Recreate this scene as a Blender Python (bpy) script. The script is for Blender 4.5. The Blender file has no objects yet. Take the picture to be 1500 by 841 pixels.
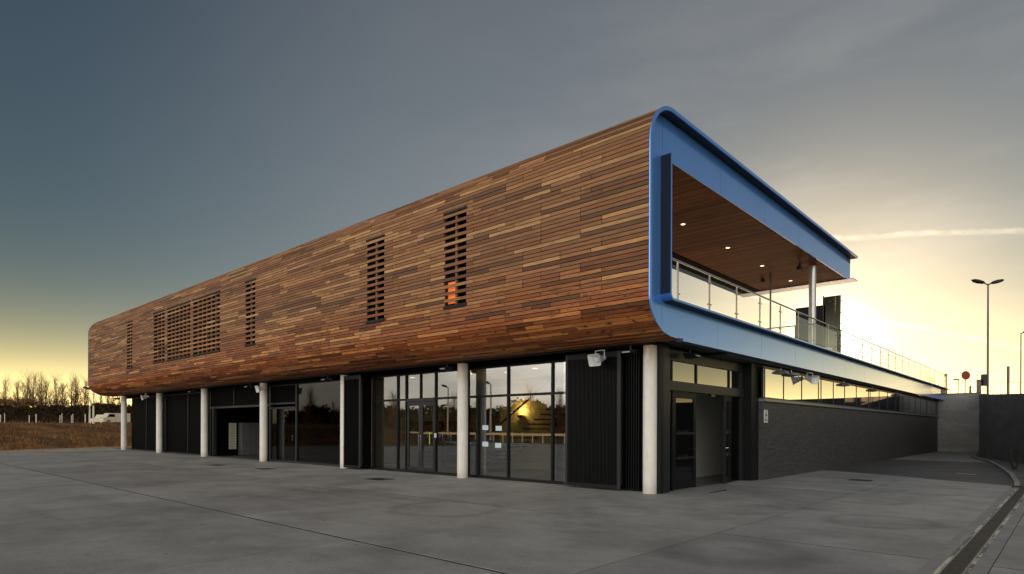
import bpy, bmesh, math, random
from mathutils import Matrix, Vector, noise
R = math.radians
sc = bpy.context.scene
col = sc.collection
rng = random.Random(7)

# ------------------------------------------------------------------ camera
CAM = Vector((7.71, -13.56, 1.6))
cam = bpy.data.cameras.new('camera')
camo = bpy.data.objects.new('camera', cam)
col.objects.link(camo)
sc.camera = camo
cam.sensor_width = 36.0
cam.lens = 21.83
cam.shift_y = 0.1373
cam.clip_start = 0.05
cam.clip_end = 6000
camo.matrix_world = Matrix.Translation(CAM) @ Matrix.Rotation(.7357, 4, 'Z') @ Matrix.Rotation(math.pi/2, 4, 'X') @ Matrix.Rotation(.0035, 4, 'Z')

# ------------------------------------------------------------------ sky and sun
SUN_EL, SUN_AZ = 6.7, -15.1
world = bpy.data.worlds.new('World')
sc.world = world
world.use_nodes = True
wt = world.node_tree
for n in list(wt.nodes):
    wt.nodes.remove(n)
def wn(t, **k):
    n = wt.nodes.new(t)
    for a, b in k.items():
        setattr(n, a, b)
    return n
def wm(op, a, b=None, c=None, clamp=False):
    n = wn('ShaderNodeMath', operation=op, use_clamp=clamp)
    for i, v in enumerate((a, b, c)):
        if v is None:
            continue
        if isinstance(v, (int, float)):
            n.inputs[i].default_value = v
        else:
            wt.links.new(v, n.inputs[i])
    return n.outputs[0]
def wramp(v, lo, hi):
    n = wn('ShaderNodeMapRange', interpolation_type='SMOOTHSTEP')
    wt.links.new(v, n.inputs[0])
    n.inputs[1].default_value = lo
    n.inputs[2].default_value = hi
    return n.outputs[0]
def wcol(c, fac):
    n = wn('ShaderNodeVectorMath', operation='SCALE')
    n.inputs[0].default_value = c
    wt.links.new(fac, n.inputs[3])
    return n.outputs[0]
def wadd(a, b):
    n = wn('ShaderNodeVectorMath', operation='ADD')
    wt.links.new(a, n.inputs[0]); wt.links.new(b, n.inputs[1])
    return n.outputs[0]
sky = wn('ShaderNodeTexSky', sky_type='NISHITA', sun_disc=False)
sky.sun_elevation = R(SUN_EL)
sky.sun_rotation = R(SUN_AZ)
sky.dust_density = .42
sky.air_density = 1.05
sky.ozone_density = 1.2
tc = wn('ShaderNodeTexCoord')
sep = wn('ShaderNodeSeparateXYZ')
wt.links.new(tc.outputs['Generated'], sep.inputs[0])
sv = Vector((math.sin(R(SUN_AZ))*math.cos(R(SUN_EL)), math.cos(R(SUN_AZ))*math.cos(R(SUN_EL)), math.sin(R(SUN_EL))))
dotn = wn('ShaderNodeVectorMath', operation='DOT_PRODUCT')
wt.links.new(tc.outputs['Generated'], dotn.inputs[0]); dotn.inputs[1].default_value = sv
d = dotn.outputs['Value']
elev = sep.outputs['Z']
SKY_S = .060
# thin high cloud: streaky noise stretched along the horizon
mp = wn('ShaderNodeMapping'); mp.inputs['Scale'].default_value = (1.4, 1.4, 5.5)
wt.links.new(tc.outputs['Generated'], mp.inputs[0])
cn = wn('ShaderNodeTexNoise'); cn.inputs['Scale'].default_value = 2.1; cn.inputs['Detail'].default_value = 7; cn.inputs['Roughness'].default_value = .55
wt.links.new(mp.outputs[0], cn.inputs['Vector'])
cl = wramp(cn.outputs['Fac'], .36, .68)
up = wramp(elev, -.01, .05)
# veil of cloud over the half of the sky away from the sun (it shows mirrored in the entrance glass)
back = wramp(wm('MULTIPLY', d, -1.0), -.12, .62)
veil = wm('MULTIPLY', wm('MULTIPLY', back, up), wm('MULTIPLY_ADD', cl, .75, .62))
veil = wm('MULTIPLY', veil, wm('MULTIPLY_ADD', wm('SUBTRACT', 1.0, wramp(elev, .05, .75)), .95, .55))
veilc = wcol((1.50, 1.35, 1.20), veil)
# low warm band along the horizon
hz = wm('POWER', 2.718, wm('MULTIPLY', wm('ABSOLUTE', elev), -26.0))
band = wm('MULTIPLY', hz, wm('MULTIPLY_ADD', wramp(d, -.2, .5), 5.4, .2))
bandc = wcol((1.0, .74, .28), band)
# thin cloud around the sun
near = wm('MULTIPLY', wm('POWER', wm('MAXIMUM', d, 0.0), 9.0), wm('MULTIPLY', wm('SUBTRACT', cl, .35), up))
broadc = wcol((.078, .064, .052), wm('MULTIPLY', wramp(d, .42, .86), up))
nearc = wcol((.115, .098, .083), near)
glow = wcol((1.0, .80, .5), wm('MULTIPLY', wm('POWER', wm('MAXIMUM', d, 0.0), 60.0), .55))
core = wcol((9.0, 7.4, 5.0), wm('POWER', wm('MAXIMUM', d, 0.0), 1400.0))
wisp = wn('ShaderNodeTexNoise'); wisp.inputs['Scale'].default_value = 55; wisp.inputs['Detail'].default_value = 4
wt.links.new(tc.outputs['Generated'], wisp.inputs['Vector'])
# contrails: bands along great circles
def contrail(p, q, width, amp, azlo, azhi):
    nrm = Vector(p).cross(Vector(q)).normalized()
    dn = wn('ShaderNodeVectorMath', operation='DOT_PRODUCT')
    wt.links.new(tc.outputs['Generated'], dn.inputs[0]); dn.inputs[1].default_value = nrm
    wob = wm('ADD', wm('MULTIPLY_ADD', cn.outputs['Fac'], .016, -.008), wm('MULTIPLY_ADD', wisp.outputs['Fac'], .006, -.003))
    t = wm('ABSOLUTE', wm('ADD', dn.outputs['Value'], wob))
    f = wm('SUBTRACT', 1.0, wramp(t, width*.15, width))
    a = wm('ARCTAN2', sep.outputs['X'], sep.outputs['Y'])
    f = wm('MULTIPLY', f, wm('MULTIPLY', wramp(a, azlo, azlo+.06), wm('SUBTRACT', 1.0, wramp(a, azhi-.1, azhi))))
    f = wm('MULTIPLY', f, wm('MULTIPLY_ADD', wramp(wisp.outputs['Fac'], .3, .7), .8, .35))
    return wcol((1.0, .82, .55), wm('MULTIPLY', f, amp))
c1 = contrail((-.22, .94, .26), (-.05, .97, .24), .0055, .26, -.36, .25)
c2 = contrail((-.16, .975, .135), (-.05, .99, .10), .004, .28, -.22, .12)
ns = wn('ShaderNodeVectorMath', operation='SCALE'); wt.links.new(sky.outputs[0], ns.inputs[0]); ns.inputs[3].default_value = SKY_S
tot = ns.outputs[0]
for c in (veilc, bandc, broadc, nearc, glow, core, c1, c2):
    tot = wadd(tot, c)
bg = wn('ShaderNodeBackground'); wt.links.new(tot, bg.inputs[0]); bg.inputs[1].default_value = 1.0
wo = wn('ShaderNodeOutputWorld'); wt.links.new(bg.outputs[0], wo.inputs[0])

sl = bpy.data.lights.new('sun', 'SUN')
sl.energy = 3.2
sl.angle = R(.5)
sl.color = (1.0, .62, .3)
so = bpy.data.objects.new('sun', sl)
col.objects.link(so)
so.rotation_euler = (-sv).to_track_quat('-Z', 'Y').to_euler()
so.location = (0, 0, 40)
sc.view_settings.view_transform = 'Standard'
sc.view_settings.look = 'None'
sc.view_settings.exposure = 0.0
sc.view_settings.gamma = 1.0

# ------------------------------------------------------------------ materials
MATS = {}
class NT:
    def __init__(s, name):
        s.m = bpy.data.materials.new(name); s.m.use_nodes = True
        s.t = s.m.node_tree
        s.b = s.t.nodes['Principled BSDF']
        s.out = s.t.nodes['Material Output']
    def n(s, t, **k):
        n = s.t.nodes.new(t)
        for a, b in k.items():
            setattr(n, a, b)
        return n
    def l(s, a, b): s.t.links.new(a, b)
    def math(s, op, a, b=None, c=None, clamp=False):
        n = s.n('ShaderNodeMath', operation=op, use_clamp=clamp)
        for i, v in enumerate((a, b, c)):
            if v is None: continue
            if isinstance(v, (int, float)): n.inputs[i].default_value = v
            else: s.l(v, n.inputs[i])
        return n.outputs[0]
    def pos(s, scale=(1, 1, 1), obj=False):
        if obj:
            src = s.n('ShaderNodeTexCoord').outputs['Object']
        else:
            src = s.n('ShaderNodeNewGeometry').outputs['Position']
        m = s.n('ShaderNodeMapping'); m.inputs['Scale'].default_value = scale
        s.l(src, m.inputs[0])
        return m.outputs[0]
    def noise(s, v, scale, detail=4, rough=.55):
        n = s.n('ShaderNodeTexNoise'); n.inputs['Scale'].default_value = scale; n.inputs['Detail'].default_value = detail; n.inputs['Roughness'].default_value = rough
        s.l(v, n.inputs['Vector'])
        return n.outputs['Fac']
    def ramp(s, v, stops):
        n = s.n('ShaderNodeValToRGB')
        e = n.color_ramp.elements
        while len(e) < len(stops): e.new(.5)
        for i, (p, c) in enumerate(stops):
            e[i].position = p; e[i].color = (c[0], c[1], c[2], 1) if len(c) == 3 else c
        s.l(v, n.inputs[0])
        return n.outputs[0]
    def step(s, v, lo, hi):
        n = s.n('ShaderNodeMapRange', interpolation_type='SMOOTHSTEP'); s.l(v, n.inputs[0])
        n.inputs[1].default_value = lo; n.inputs[2].default_value = hi
        return n.outputs[0]
    def mix(s, f, a, b, mode='MIX'):
        n = s.n('ShaderNodeMix', data_type='RGBA', blend_type=mode)
        for v, i in ((f, n.inputs[0]), (a, n.inputs[6]), (b, n.inputs[7])):
            if isinstance(v, (int, float)): i.default_value = v
            elif isinstance(v, tuple): i.default_value = (*v[:3], 1)
            else: s.l(v, i)
        return n.outputs[2]
    def bump(s, h, st=.3, dist=.01):
        n = s.n('ShaderNodeBump'); n.inputs['Strength'].default_value = st; n.inputs['Distance'].default_value = dist
        s.l(h, n.inputs['Height']); s.l(n.outputs[0], s.b.inputs['Normal'])
    def setc(s, c): s.l(c, s.b.inputs['Base Color']) if not isinstance(c, tuple) else setattr(s.b.inputs['Base Color'], 'default_value', (*c, 1))
    def rough(s, r): s.l(r, s.b.inputs['Roughness']) if not isinstance(r, (int, float)) else setattr(s.b.inputs['Roughness'], 'default_value', r)
def simple(name, c, rough=.5, metal=0.0, var=.12, scale=3.0, spec=.5, bump=0.0):
    N = NT(name)
    p = N.pos()
    f = N.noise(p, scale, 5, .6)
    lo = tuple(x*(1-var) for x in c); hi = tuple(min(1, x*(1+var)) for x in c)
    N.setc(N.ramp(f, [(.3, lo), (.7, hi)]))
    N.rough(N.math('MULTIPLY_ADD', N.noise(p, scale*2.3, 3), var, max(.02, rough-var/2)))
    N.b.inputs['Metallic'].default_value = metal
    N.b.inputs['Specular IOR Level'].default_value = spec
    if bump: N.bump(N.noise(p, scale*9, 3), bump, .004)
    MATS[name] = N.m
    return N.m
def emis(name, c, s):
    N = NT(name); N.setc(c); N.b.inputs['Emission Color'].default_value = (*c, 1); N.b.inputs['Emission Strength'].default_value = s
    MATS[name] = N.m
def glass(name, tint, ior, rough=.0, wav=.0):
    N = NT(name)
    tr = N.n('ShaderNodeBsdfTransparent'); tr.inputs[0].default_value = (*tint, 1)
    gl = N.n('ShaderNodeBsdfGlossy'); gl.inputs['Roughness'].default_value = rough; gl.inputs[0].default_value = (.96, .98, 1, 1)
    fr = N.n('ShaderNodeFresnel'); fr.inputs[0].default_value = ior
    if wav:
        b = N.n('ShaderNodeBump'); b.inputs['Strength'].default_value = wav; b.inputs['Distance'].default_value = .02
        N.l(N.noise(N.pos(), .9, 1), b.inputs['Height']); N.l(b.outputs[0], gl.inputs['Normal'])
    mx = N.n('ShaderNodeMixShader')
    bf = N.n('ShaderNodeNewGeometry').outputs['Backfacing']      # the far side of the pane adds no second mirror
    N.l(N.math('MULTIPLY', fr.outputs[0], N.math('SUBTRACT', 1.0, bf)), mx.inputs[0]); N.l(tr.outputs[0], mx.inputs[1]); N.l(gl.outputs[0], mx.inputs[2])
    N.l(mx.outputs[0], N.out.inputs[0])
    MATS[name] = N.m

def wood_mat(name, cols, attr=True, rough=.62):
    N = NT(name)
    if attr:
        at = N.n('ShaderNodeAttribute', attribute_name='tone')
        sp = N.n('ShaderNodeSeparateColor'); N.l(at.outputs['Color'], sp.inputs[0])
        r, g, w = sp.outputs[0], sp.outputs[1], sp.outputs[2]
    else:
        oi = N.n('ShaderNodeObjectInfo'); r = oi.outputs['Random']; g = N.math('FRACT', N.math('MULTIPLY', r, 17.3)); w = None
    ge = N.n('ShaderNodeNewGeometry').outputs['Position']
    off = N.n('ShaderNodeCombineXYZ'); N.l(N.math('MULTIPLY', r, 37.0), off.inputs[0]); N.l(N.math('MULTIPLY', g, 11.0), off.inputs[1])
    ad = N.n('ShaderNodeVectorMath', operation='ADD'); N.l(ge, ad.inputs[0]); N.l(off.outputs[0], ad.inputs[1])
    m = N.n('ShaderNodeMapping'); m.inputs['Scale'].default_value = (1.1, 16, 16); N.l(ad.outputs[0], m.inputs[0])
    grain = N.noise(m.outputs[0], 2.2, 6, .62)
    m2 = N.n('ShaderNodeMapping'); m2.inputs['Scale'].default_value = (.45, 3, 3); N.l(ad.outputs[0], m2.inputs[0])
    blot = N.noise(m2.outputs[0], 1.6, 3, .5)
    c = N.ramp(r, cols)
    c = N.mix(N.step(grain, .40, .74), c, N.mix(1.0, c, (.52, .46, .42), 'MULTIPLY'))
    c = N.mix(N.math('MULTIPLY', N.step(blot, .42, .72), .55), c, N.mix(1.0, c, (.62, .56, .55), 'MULTIPLY'))
    c = N.mix(N.math('MULTIPLY', N.step(g, .5, 1.0), .35), c, N.mix(1.0, c, (1.35, 1.28, 1.2), 'MULTIPLY'))
    if w is not None:
        # w: 1 weathered grey near the top, 0 fresh red where the rain never reaches
        fresh = N.mix(1.0, c, (1.12, .78, .52), 'MULTIPLY')
        grey = N.mix(.24, c, (.235, .155, .095))
        c = N.mix(w, fresh, grey)
        m3 = N.n('ShaderNodeMapping'); m3.inputs['Scale'].default_value = (2.6, 7, 7); N.l(ad.outputs[0], m3.inputs[0])
        kn = N.noise(m3.outputs[0], 1.5, 2, .5)
        kf = N.math('MULTIPLY', N.step(kn, .60, .70), N.math('SUBTRACT', .9, w, clamp=True))
        c = N.mix(kf, c, (.035, .016, .01))
    N.setc(N.mix(1.0, c, (1.20, 1.14, 1.04) if attr else (.78, .74, .70), 'MULTIPLY'))
    N.rough(N.math('MULTIPLY_ADD', grain, .3, rough-.15))
    N.b.inputs['Specular IOR Level'].default_value = .35 if attr else .08
    N.bump(grain, .35, .004)
    MATS[name] = N.m
wood_mat('cedar', [(0.0, (.075, .034, .016)), (.16, (.17, .068, .028)), (.34, (.26, .105, .042)), (.5, (.23, .115, .055)), (.66, (.32, .155, .068)), (.84, (.38, .20, .09)), (1.0, (.56, .35, .17))])
wood_mat('ceiling_wood', [(0.0, (.20, .060, .017)), (.5, (.30, .098, .028)), (1.0, (.40, .15, .048))], attr=False, rough=.5)
simple('pale_paving', (.5, .47, .42), .6)
simple('joint_sealant', (.022, .021, .02), .8)
simple('membrane', (.018, .016, .015), .8)
bmt = simple('blue_metal', (.12, .38, 1.0), .30, .5, .04, .5, .5)
bmt.node_tree.nodes['Principled BSDF'].inputs['Coat Weight'].default_value = 1.0
bmt.node_tree.nodes['Principled BSDF'].inputs['Coat IOR'].default_value = 1.7
bmt.node_tree.nodes['Principled BSDF'].inputs['Coat Roughness'].default_value = .12
simple('dark_trim_and_shade', (.012, .016, .026), .5)  # dark metal; also painted shade under the rim, roof edge and sill
simple('silver', (.55, .56, .57), .35, .8)
simple('steel', (.62, .61, .60), .25, .95)
simple('steel_dark', (.12, .12, .13), .4, .6)
simple('frame_dark', (.007, .008, .009), .5, spec=.25)
simple('frame_grey', (.022, .024, .027), .45, .1, spec=.35)
simple('shutter_black', (.004, .004, .0045), .6, spec=.02)
simple('white_enamel', (.75, .77, .78), .35)
simple('black_plastic', (.012, .012, .013), .4)
simple('pale_plaster', (.80, .82, .76), .8, var=.04)
simple('plaster', (.55, .54, .50), .8)
simple('plaster_yellow', (.62, .47, .16), .8)
simple('soffit_grey', (.07, .07, .07), .7)
simple('roofing', (.12, .12, .13), .85)
simple('interior_floor', (.10, .09, .085), .3)
simple('navy', (.03, .03, .09), .6)
simple('paper', (.62, .80, .85), .7, var=.03)
simple('rubber', (.012, .012, .012), .8)
simple('cast_iron', (.035, .033, .03), .55, .5, .3, 14, bump=.3)
simple('white_post', (.7, .68, .62), .5)
simple('car_cream', (.7, .66, .5), .3)
simple('red_sign', (.28, .03, .02), .5)
simple('line_paint', (.55, .55, .53), .7, var=.3, scale=9)
simple('bark', (.09, .065, .045), .9, var=.4, scale=5)
simple('twig', (.15, .085, .045), .9, var=.3, scale=2)
simple('hedge_leaf', (.05, .035, .02), .9, var=.45, scale=.5, spec=.1)
simple('scrub', (.20, .10, .04), .9, var=.35, scale=1.5)
simple('galvanised', (.30, .31, .32), .45, .7)
simple('hill_green', (.10, .13, .12), .95, var=.3, scale=.01)
simple('added_sunset_glow_panel', (.75, .16, .03), .7)
emis('downlight', (1.0, .78, .5), 3.0)
emis('uplight', (1.0, .66, .25), 9.0)
emis('sunset_glow', (.9, .2, .04), .55)  # emission standing in for sunset light through the building
emis('green_lit', (.75, .9, .1), 1.4)
glass('glass_clear', (.985, .99, .985), 1.9)
glass('glass_front', (.62, .65, .64), 2.8, wav=.012)
glass('glass_dark', (.10, .11, .11), 1.38, wav=.02)
glass('glass_strip', (.10, .13, .13), 10.0)
glass('glass_transom', (.3, .3, .3), 3.2)

def concrete(name, base, joint=True, warm=0.0):
    N = NT(name)
    p = N.pos()
    ge = N.n('ShaderNodeNewGeometry').outputs['Position']
    f1 = N.noise(N.pos((.42, .5, 1)), 1.5, 9, .7)
    f2 = N.noise(p, .45, 4, .6)
    f3 = N.noise(p, 22, 4, .7)
    c = N.ramp(f1, [(.28, tuple(x*.66 for x in base)), (.52, base), (.74, tuple(x*1.26 for x in base))])
    c = N.mix(N.step(f2, .45, .7), c, N.mix(1.0, c, (.80, .80, .80), 'MULTIPLY'))
    c = N.mix(N.math('MULTIPLY', N.step(f3, .38, .72), .7), c, N.mix(1.0, c, (1.32, 1.32, 1.30), 'MULTIPLY'))
    # small dark spots
    v = N.n('ShaderNodeTexVoronoi'); v.inputs['Scale'].default_value = 1.1; v.inputs['Randomness'].default_value = 1; N.l(p, v.inputs['Vector'])
    c = N.mix(N.math('MULTIPLY', N.math('SUBTRACT', 1.0, N.step(v.outputs['Distance'], .02, .06)), .6), c, (.025, .022, .02))
    if joint:
        oi = N.n('ShaderNodeObjectInfo').outputs['Random']
        c = N.mix(oi, N.mix(1.0, c, (.90, .90, .91), 'MULTIPLY'), N.mix(1.0, c, (1.12, 1.12, 1.10), 'MULTIPLY'))
        wob = N.math('MULTIPLY_ADD', N.noise(p, 1.3, 3), .5, -.25)
        for (x, y, r, a) in ((-1.45, -5.34, 1.05, .5), (4.42, -5.6, .62, -.7), (4.34, 2.12, .75, .55), (5.2, -1.3, .8, .5), (2.6, -1.2, .9, .25), (1.2, -3.3, .7, .3), (-6.5, -4.6, 1.0, .3), (5.0, 5.2, .7, .3)):
            sb = N.n('ShaderNodeVectorMath', operation='DISTANCE'); sb.inputs[1].default_value = (x, y, 0); N.l(ge, sb.inputs[0])
            dd = N.math('ADD', sb.outputs['Value'], wob)
            if a < 0:
                f = N.math('MULTIPLY', N.math('SUBTRACT', 1.0, N.step(dd, r*.55, r)), -a*.5)
                c = N.mix(f, c, N.mix(1.0, c, (1.3, 1.3, 1.28), 'MULTIPLY'))
                f = N.math('MULTIPLY', N.math('SUBTRACT', 1.0, N.step(N.math('ABSOLUTE', N.math('SUBTRACT', dd, r*1.4)), .05, .4)), .5)
            else:
                f = N.math('MULTIPLY', N.math('SUBTRACT', 1.0, N.step(N.math('ABSOLUTE', N.math('SUBTRACT', dd, r)), .04, .22)), a)
            c = N.mix(f, c, N.mix(1.0, c, (.62, .60, .57), 'MULTIPLY'))
        # faint tyre tracks
        tr = N.noise(N.pos((.08, 1.1, 1)), 1.1, 2, .5)
        c = N.mix(N.math('MULTIPLY', N.step(tr, .54, .66), .22), c, N.mix(1.0, c, (.6, .6, .6), 'MULTIPLY'))
    N.setc(c)
    N.rough(N.math('MULTIPLY_ADD', f1, -.25, .78))
    N.b.inputs['Specular IOR Level'].default_value = .4
    N.bump(N.math('MULTIPLY_ADD', f3, .5, f1), .25, .006)
    MATS[name] = N.m
concrete('slab_concrete', (.285, .29, .285))
concrete('plain_concrete', (.22, .22, .215), False)
concrete('dark_concrete', (.085, .083, .08), False)
concrete('asphalt', (.075, .074, .074), False)
N = NT('column_concrete')
p_ = N.pos(); a_ = N.noise(p_, 2.2, 6, .65); b_ = N.noise(N.pos((5, 5, .8)), 2.0, 4, .6); v_ = N.n('ShaderNodeTexVoronoi'); v_.inputs['Scale'].default_value = 7; N.l(p_, v_.inputs['Vector'])
c_ = N.ramp(a_, [(.3, (.80, .78, .72)), (.6, (.91, .89, .84))])
zz = N.n('ShaderNodeSeparateXYZ'); N.l(N.n('ShaderNodeNewGeometry').outputs['Position'], zz.inputs[0])
c_ = N.mix(N.math('MULTIPLY', N.step(b_, .5, .72), .35), c_, (.60, .55, .46))
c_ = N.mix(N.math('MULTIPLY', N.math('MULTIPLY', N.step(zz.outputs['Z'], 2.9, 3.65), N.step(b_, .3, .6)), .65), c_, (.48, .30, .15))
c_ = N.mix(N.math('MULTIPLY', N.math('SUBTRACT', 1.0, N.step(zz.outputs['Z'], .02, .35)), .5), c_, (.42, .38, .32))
c_ = N.mix(N.math('SUBTRACT', 1.0, N.step(v_.outputs['Distance'], .04, .08)), c_, (.30, .28, .25))
N.setc(c_); N.rough(.6); N.bump(a_, .2, .01); MATS['column_concrete'] = N.m

N = NT('brick_dark')
tcx = N.n('ShaderNodeNewGeometry').outputs['Position']
sw = N.n('ShaderNodeSeparateXYZ'); N.l(tcx, sw.inputs[0])
cb = N.n('ShaderNodeCombineXYZ'); N.l(sw.outputs['Y'], cb.inputs[0]); N.l(sw.outputs['Z'], cb.inputs[1])
bt = N.n('ShaderNodeTexBrick'); N.l(cb.outputs[0], bt.inputs['Vector'])
bt.inputs['Scale'].default_value = 1.0; bt.inputs['Brick Width'].default_value = .225; bt.inputs['Row Height'].default_value = .075; bt.inputs['Mortar Size'].default_value = .006; bt.inputs['Mortar Smooth'].default_value = .3
bt.inputs['Color1'].default_value = (.050, .049, .050, 1); bt.inputs['Color2'].default_value = (.072, .070, .071, 1); bt.inputs['Mortar'].default_value = (.034, .033, .033, 1)
bn = N.noise(N.pos((1, .8, 9)), 1.7, 4)
N.setc(N.mix(N.step(bn, .3, .8), bt.outputs['Color'], N.mix(1.0, bt.outputs['Color'], (1.5, 1.45, 1.4), 'MULTIPLY')))
N.rough(.6)
N.bump(N.math('SUBTRACT', 1.0, bt.outputs['Fac']), .8, .008)
MATS['brick_dark'] = N.m

N = NT('dry_grass')
f1 = N.noise(N.pos((1, 1, 1)), .35, 6, .65); f2 = N.noise(N.pos((1, 1, 2)), 3.0, 5, .7)
c = N.ramp(f1, [(.3, (.055, .032, .018)), (.5, (.13, .07, .032)), (.7, (.24, .14, .06))])
c = N.mix(N.step(f2, .4, .7), c, N.mix(1.0, c, (.5, .5, .45), 'MULTIPLY'))
N.setc(c); N.rough(.9); N.b.inputs['Specular IOR Level'].default_value = .15
N.bump(f2, .7, .08)
MATS['dry_grass'] = N.m
simple('grass_blade', (.22, .125, .05), .85, var=.45, scale=.8, spec=.2)
simple('meadow', (.07, .065, .03), .95, var=.3, scale=.3, spec=.1)

# ------------------------------------------------------------------ mesh helpers
class MB:
    def __init__(s): s.v = []; s.f = []
    def add(s, vs, fs):
        o = len(s.v); s.v += [tuple(v) for v in vs]; s.f += [tuple(i+o for i in f) for f in fs]; return s
    def box(s, x0, x1, y0, y1, z0, z1):
        return s.add([(x0,y0,z0),(x1,y0,z0),(x1,y1,z0),(x0,y1,z0),(x0,y0,z1),(x1,y0,z1),(x1,y1,z1),(x0,y1,z1)],
                     [(0,3,2,1),(4,5,6,7),(0,1,5,4),(1,2,6,5),(2,3,7,6),(3,0,4,7)])
    def rbox(s, x0, x1, y0, y1, z0, z1, b=.01):
        # box with chamfered vertical and horizontal edges
        vs = []; 
        for (zz, i) in ((z0, b), (z0+b, 0), (z1-b, 0), (z1, b)):
            for (px, py) in ((x0+i+b*0, y0+i), (x1-i, y0+i), (x1-i, y1-i), (x0+i, y1-i)):
                vs.append((px, py, zz))
        fs = [(0,3,2,1), (12,13,14,15)]
        for r in range(3):
            for k in range(4):
                a = r*4+k; c = r*4+(k+1) % 4
                fs.append((a, c, c+4, a+4))
        return s.add(vs, fs)
    def tube(s, pts, rad, n=8, caps=True):
        pts = [Vector(p) for p in pts]
        if not isinstance(rad, (list, tuple)): rad = [rad]*len(pts)
        o = len(s.v); ref = None
        for i, p in enumerate(pts):
            t = (pts[min(i+1, len(pts)-1)] - pts[max(i-1, 0)]).normalized()
            if ref is None:
                ref = t.orthogonal().normalized() if abs(t.z) > .9 else Vector((0, 0, 1))
            a = (ref - t*ref.dot(t))
            a = a.normalized() if a.length > 1e-5 else t.orthogonal().normalized()
            b = t.cross(a)
            for k in range(n):
                th = 2*math.pi*k/n
                s.v.append(tuple(p + (a*math.cos(th) + b*math.sin(th))*rad[i]))
        for i in range(len(pts)-1):
            for k in range(n):
                s.f.append((o+i*n+k, o+i*n+(k+1) % n, o+(i+1)*n+(k+1) % n, o+(i+1)*n+k))
        if caps:
            s.f.append(tuple(o+k for k in reversed(range(n)))); e = o+(len(pts)-1)*n
            s.f.append(tuple(e+k for k in range(n)))
        return s
    def lathe(s, prof, c=(0, 0, 0), n=20):
        o = len(s.v); c = Vector(c)
        for (r, z) in prof:
            for k in range(n):
                th = 2*math.pi*k/n
                s.v.append((c.x+r*math.cos(th), c.y+r*math.sin(th), c.z+z))
        for i in range(len(prof)-1):
            for k in range(n):
                s.f.append((o+i*n+k, o+i*n+(k+1) % n, o+(i+1)*n+(k+1) % n, o+(i+1)*n+k))
        s.f.append(tuple(o+k for k in reversed(range(n)))); e = o+(len(prof)-1)*n
        s.f.append(tuple(e+k for k in range(n)))
        return s
    def prism_x(s, poly, x0, x1):
        # poly in (y, z)
        n = len(poly)
        return s.add([(x0, y, z) for y, z in poly] + [(x1, y, z) for y, z in poly],
                     [tuple(reversed(range(n))), tuple(range(n, 2*n))] + [(i, (i+1) % n, n+(i+1) % n, n+i) for i in range(n)])
    def prism_z(s, poly, z0, z1):
        n = len(poly)
        return s.add([(x, y, z0) for x, y in poly] + [(x, y, z1) for x, y in poly],
                     [tuple(reversed(range(n))), tuple(range(n, 2*n))] + [(i, (i+1) % n, n+(i+1) % n, n+i) for i in range(n)])
    def mesh(s, name, mat, smooth=False):
        m = bpy.data.meshes.new(name); m.from_pydata(s.v, [], s.f); m.update()
        bm = bmesh.new(); bm.from_mesh(m); bmesh.ops.recalc_face_normals(bm, faces=bm.faces); bm.to_mesh(m); bm.free()
        if mat: m.materials.append(MATS[mat])
        if smooth:
            m.polygons.foreach_set('use_smooth', [True]*len(m.polygons))
            try: m.set_sharp_from_angle(angle=R(35))
            except Exception: pass
        return m
    def build(s, name, mat, parent=None, smooth=False):
        o = bpy.data.objects.new(name, s.mesh(name, mat, smooth)); col.objects.link(o)
        if parent: o.parent = parent
        return o
def box(name, mat, parent, x0, x1, y0, y1, z0, z1): return MB().box(x0, x1, y0, y1, z0, z1).build(name, mat, parent)
def tag(o, label=None, cat=None, group=None, kind=None):
    if label: o['label'] = label
    if cat: o['category'] = cat
    if group: o['group'] = group
    if kind: o['kind'] = kind
    return o
def empty(name, loc=(0, 0, 0), rz=0):
    o = bpy.data.objects.new(name, None); col.objects.link(o); o.location = loc; o.rotation_euler = (0, 0, rz); o.empty_display_size = .2
    return o
def copy_tree(o, parent=None):
    c = o.copy(); col.objects.link(c); c.parent = parent
    for ch in list(o.children): copy_tree(ch, c)
    return c
def struct(o): o['kind'] = 'structure'; return o

# ------------------------------------------------------------------ ground
struct(box('ground', 'meadow', None, -3000, 3000, -3000, 3000, -.6, -.12))
fore = struct(box('forecourt', 'joint_sealant', None, -46, 16, -34, 39.3, -.11, -.006))
GX, GY, GAP = 3.55, 4.15, .062
GAPX = .018
smesh = {}
def slab(x0, x1, y0, y1):
    w, h = round(x1-x0, 3), round(y1-y0, 3)
    if (w, h) not in smesh:
        smesh[(w, h)] = MB().box(0, w, 0, h, -.034, 0).mesh('slab', 'slab_concrete')
    o = bpy.data.objects.new('slab', smesh[(w, h)]); col.objects.link(o); o.parent = fore
    o.location = (x0, y0, rng.uniform(-.003, .001))
xs = [.1+GX*i for i in range(-13, 2)] + [6.42]
ys = [-4.4+GY*j for j in range(-7, 5)]
for i in range(len(xs)-1):
    for j in range(len(ys)-1):
        if ys[j] > -.5 and xs[i] < 0: continue
        slab(xs[i]+GAPX/2, xs[i+1]-GAPX/2, ys[j]+GAP/2, ys[j+1]-GAP/2)
for j in range(len(ys)-1):
    for (a, b) in ((6.98, 10.6), (10.6, 14.2)):
        slab(a+GAP/2, b-GAP/2, ys[j]+GAP/2, ys[j+1]-GAP/2)
for i in range(13): slab(xs[i]+GAPX/2, xs[i+1]-GAPX/2, -.25+GAP/2, .33)
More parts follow.
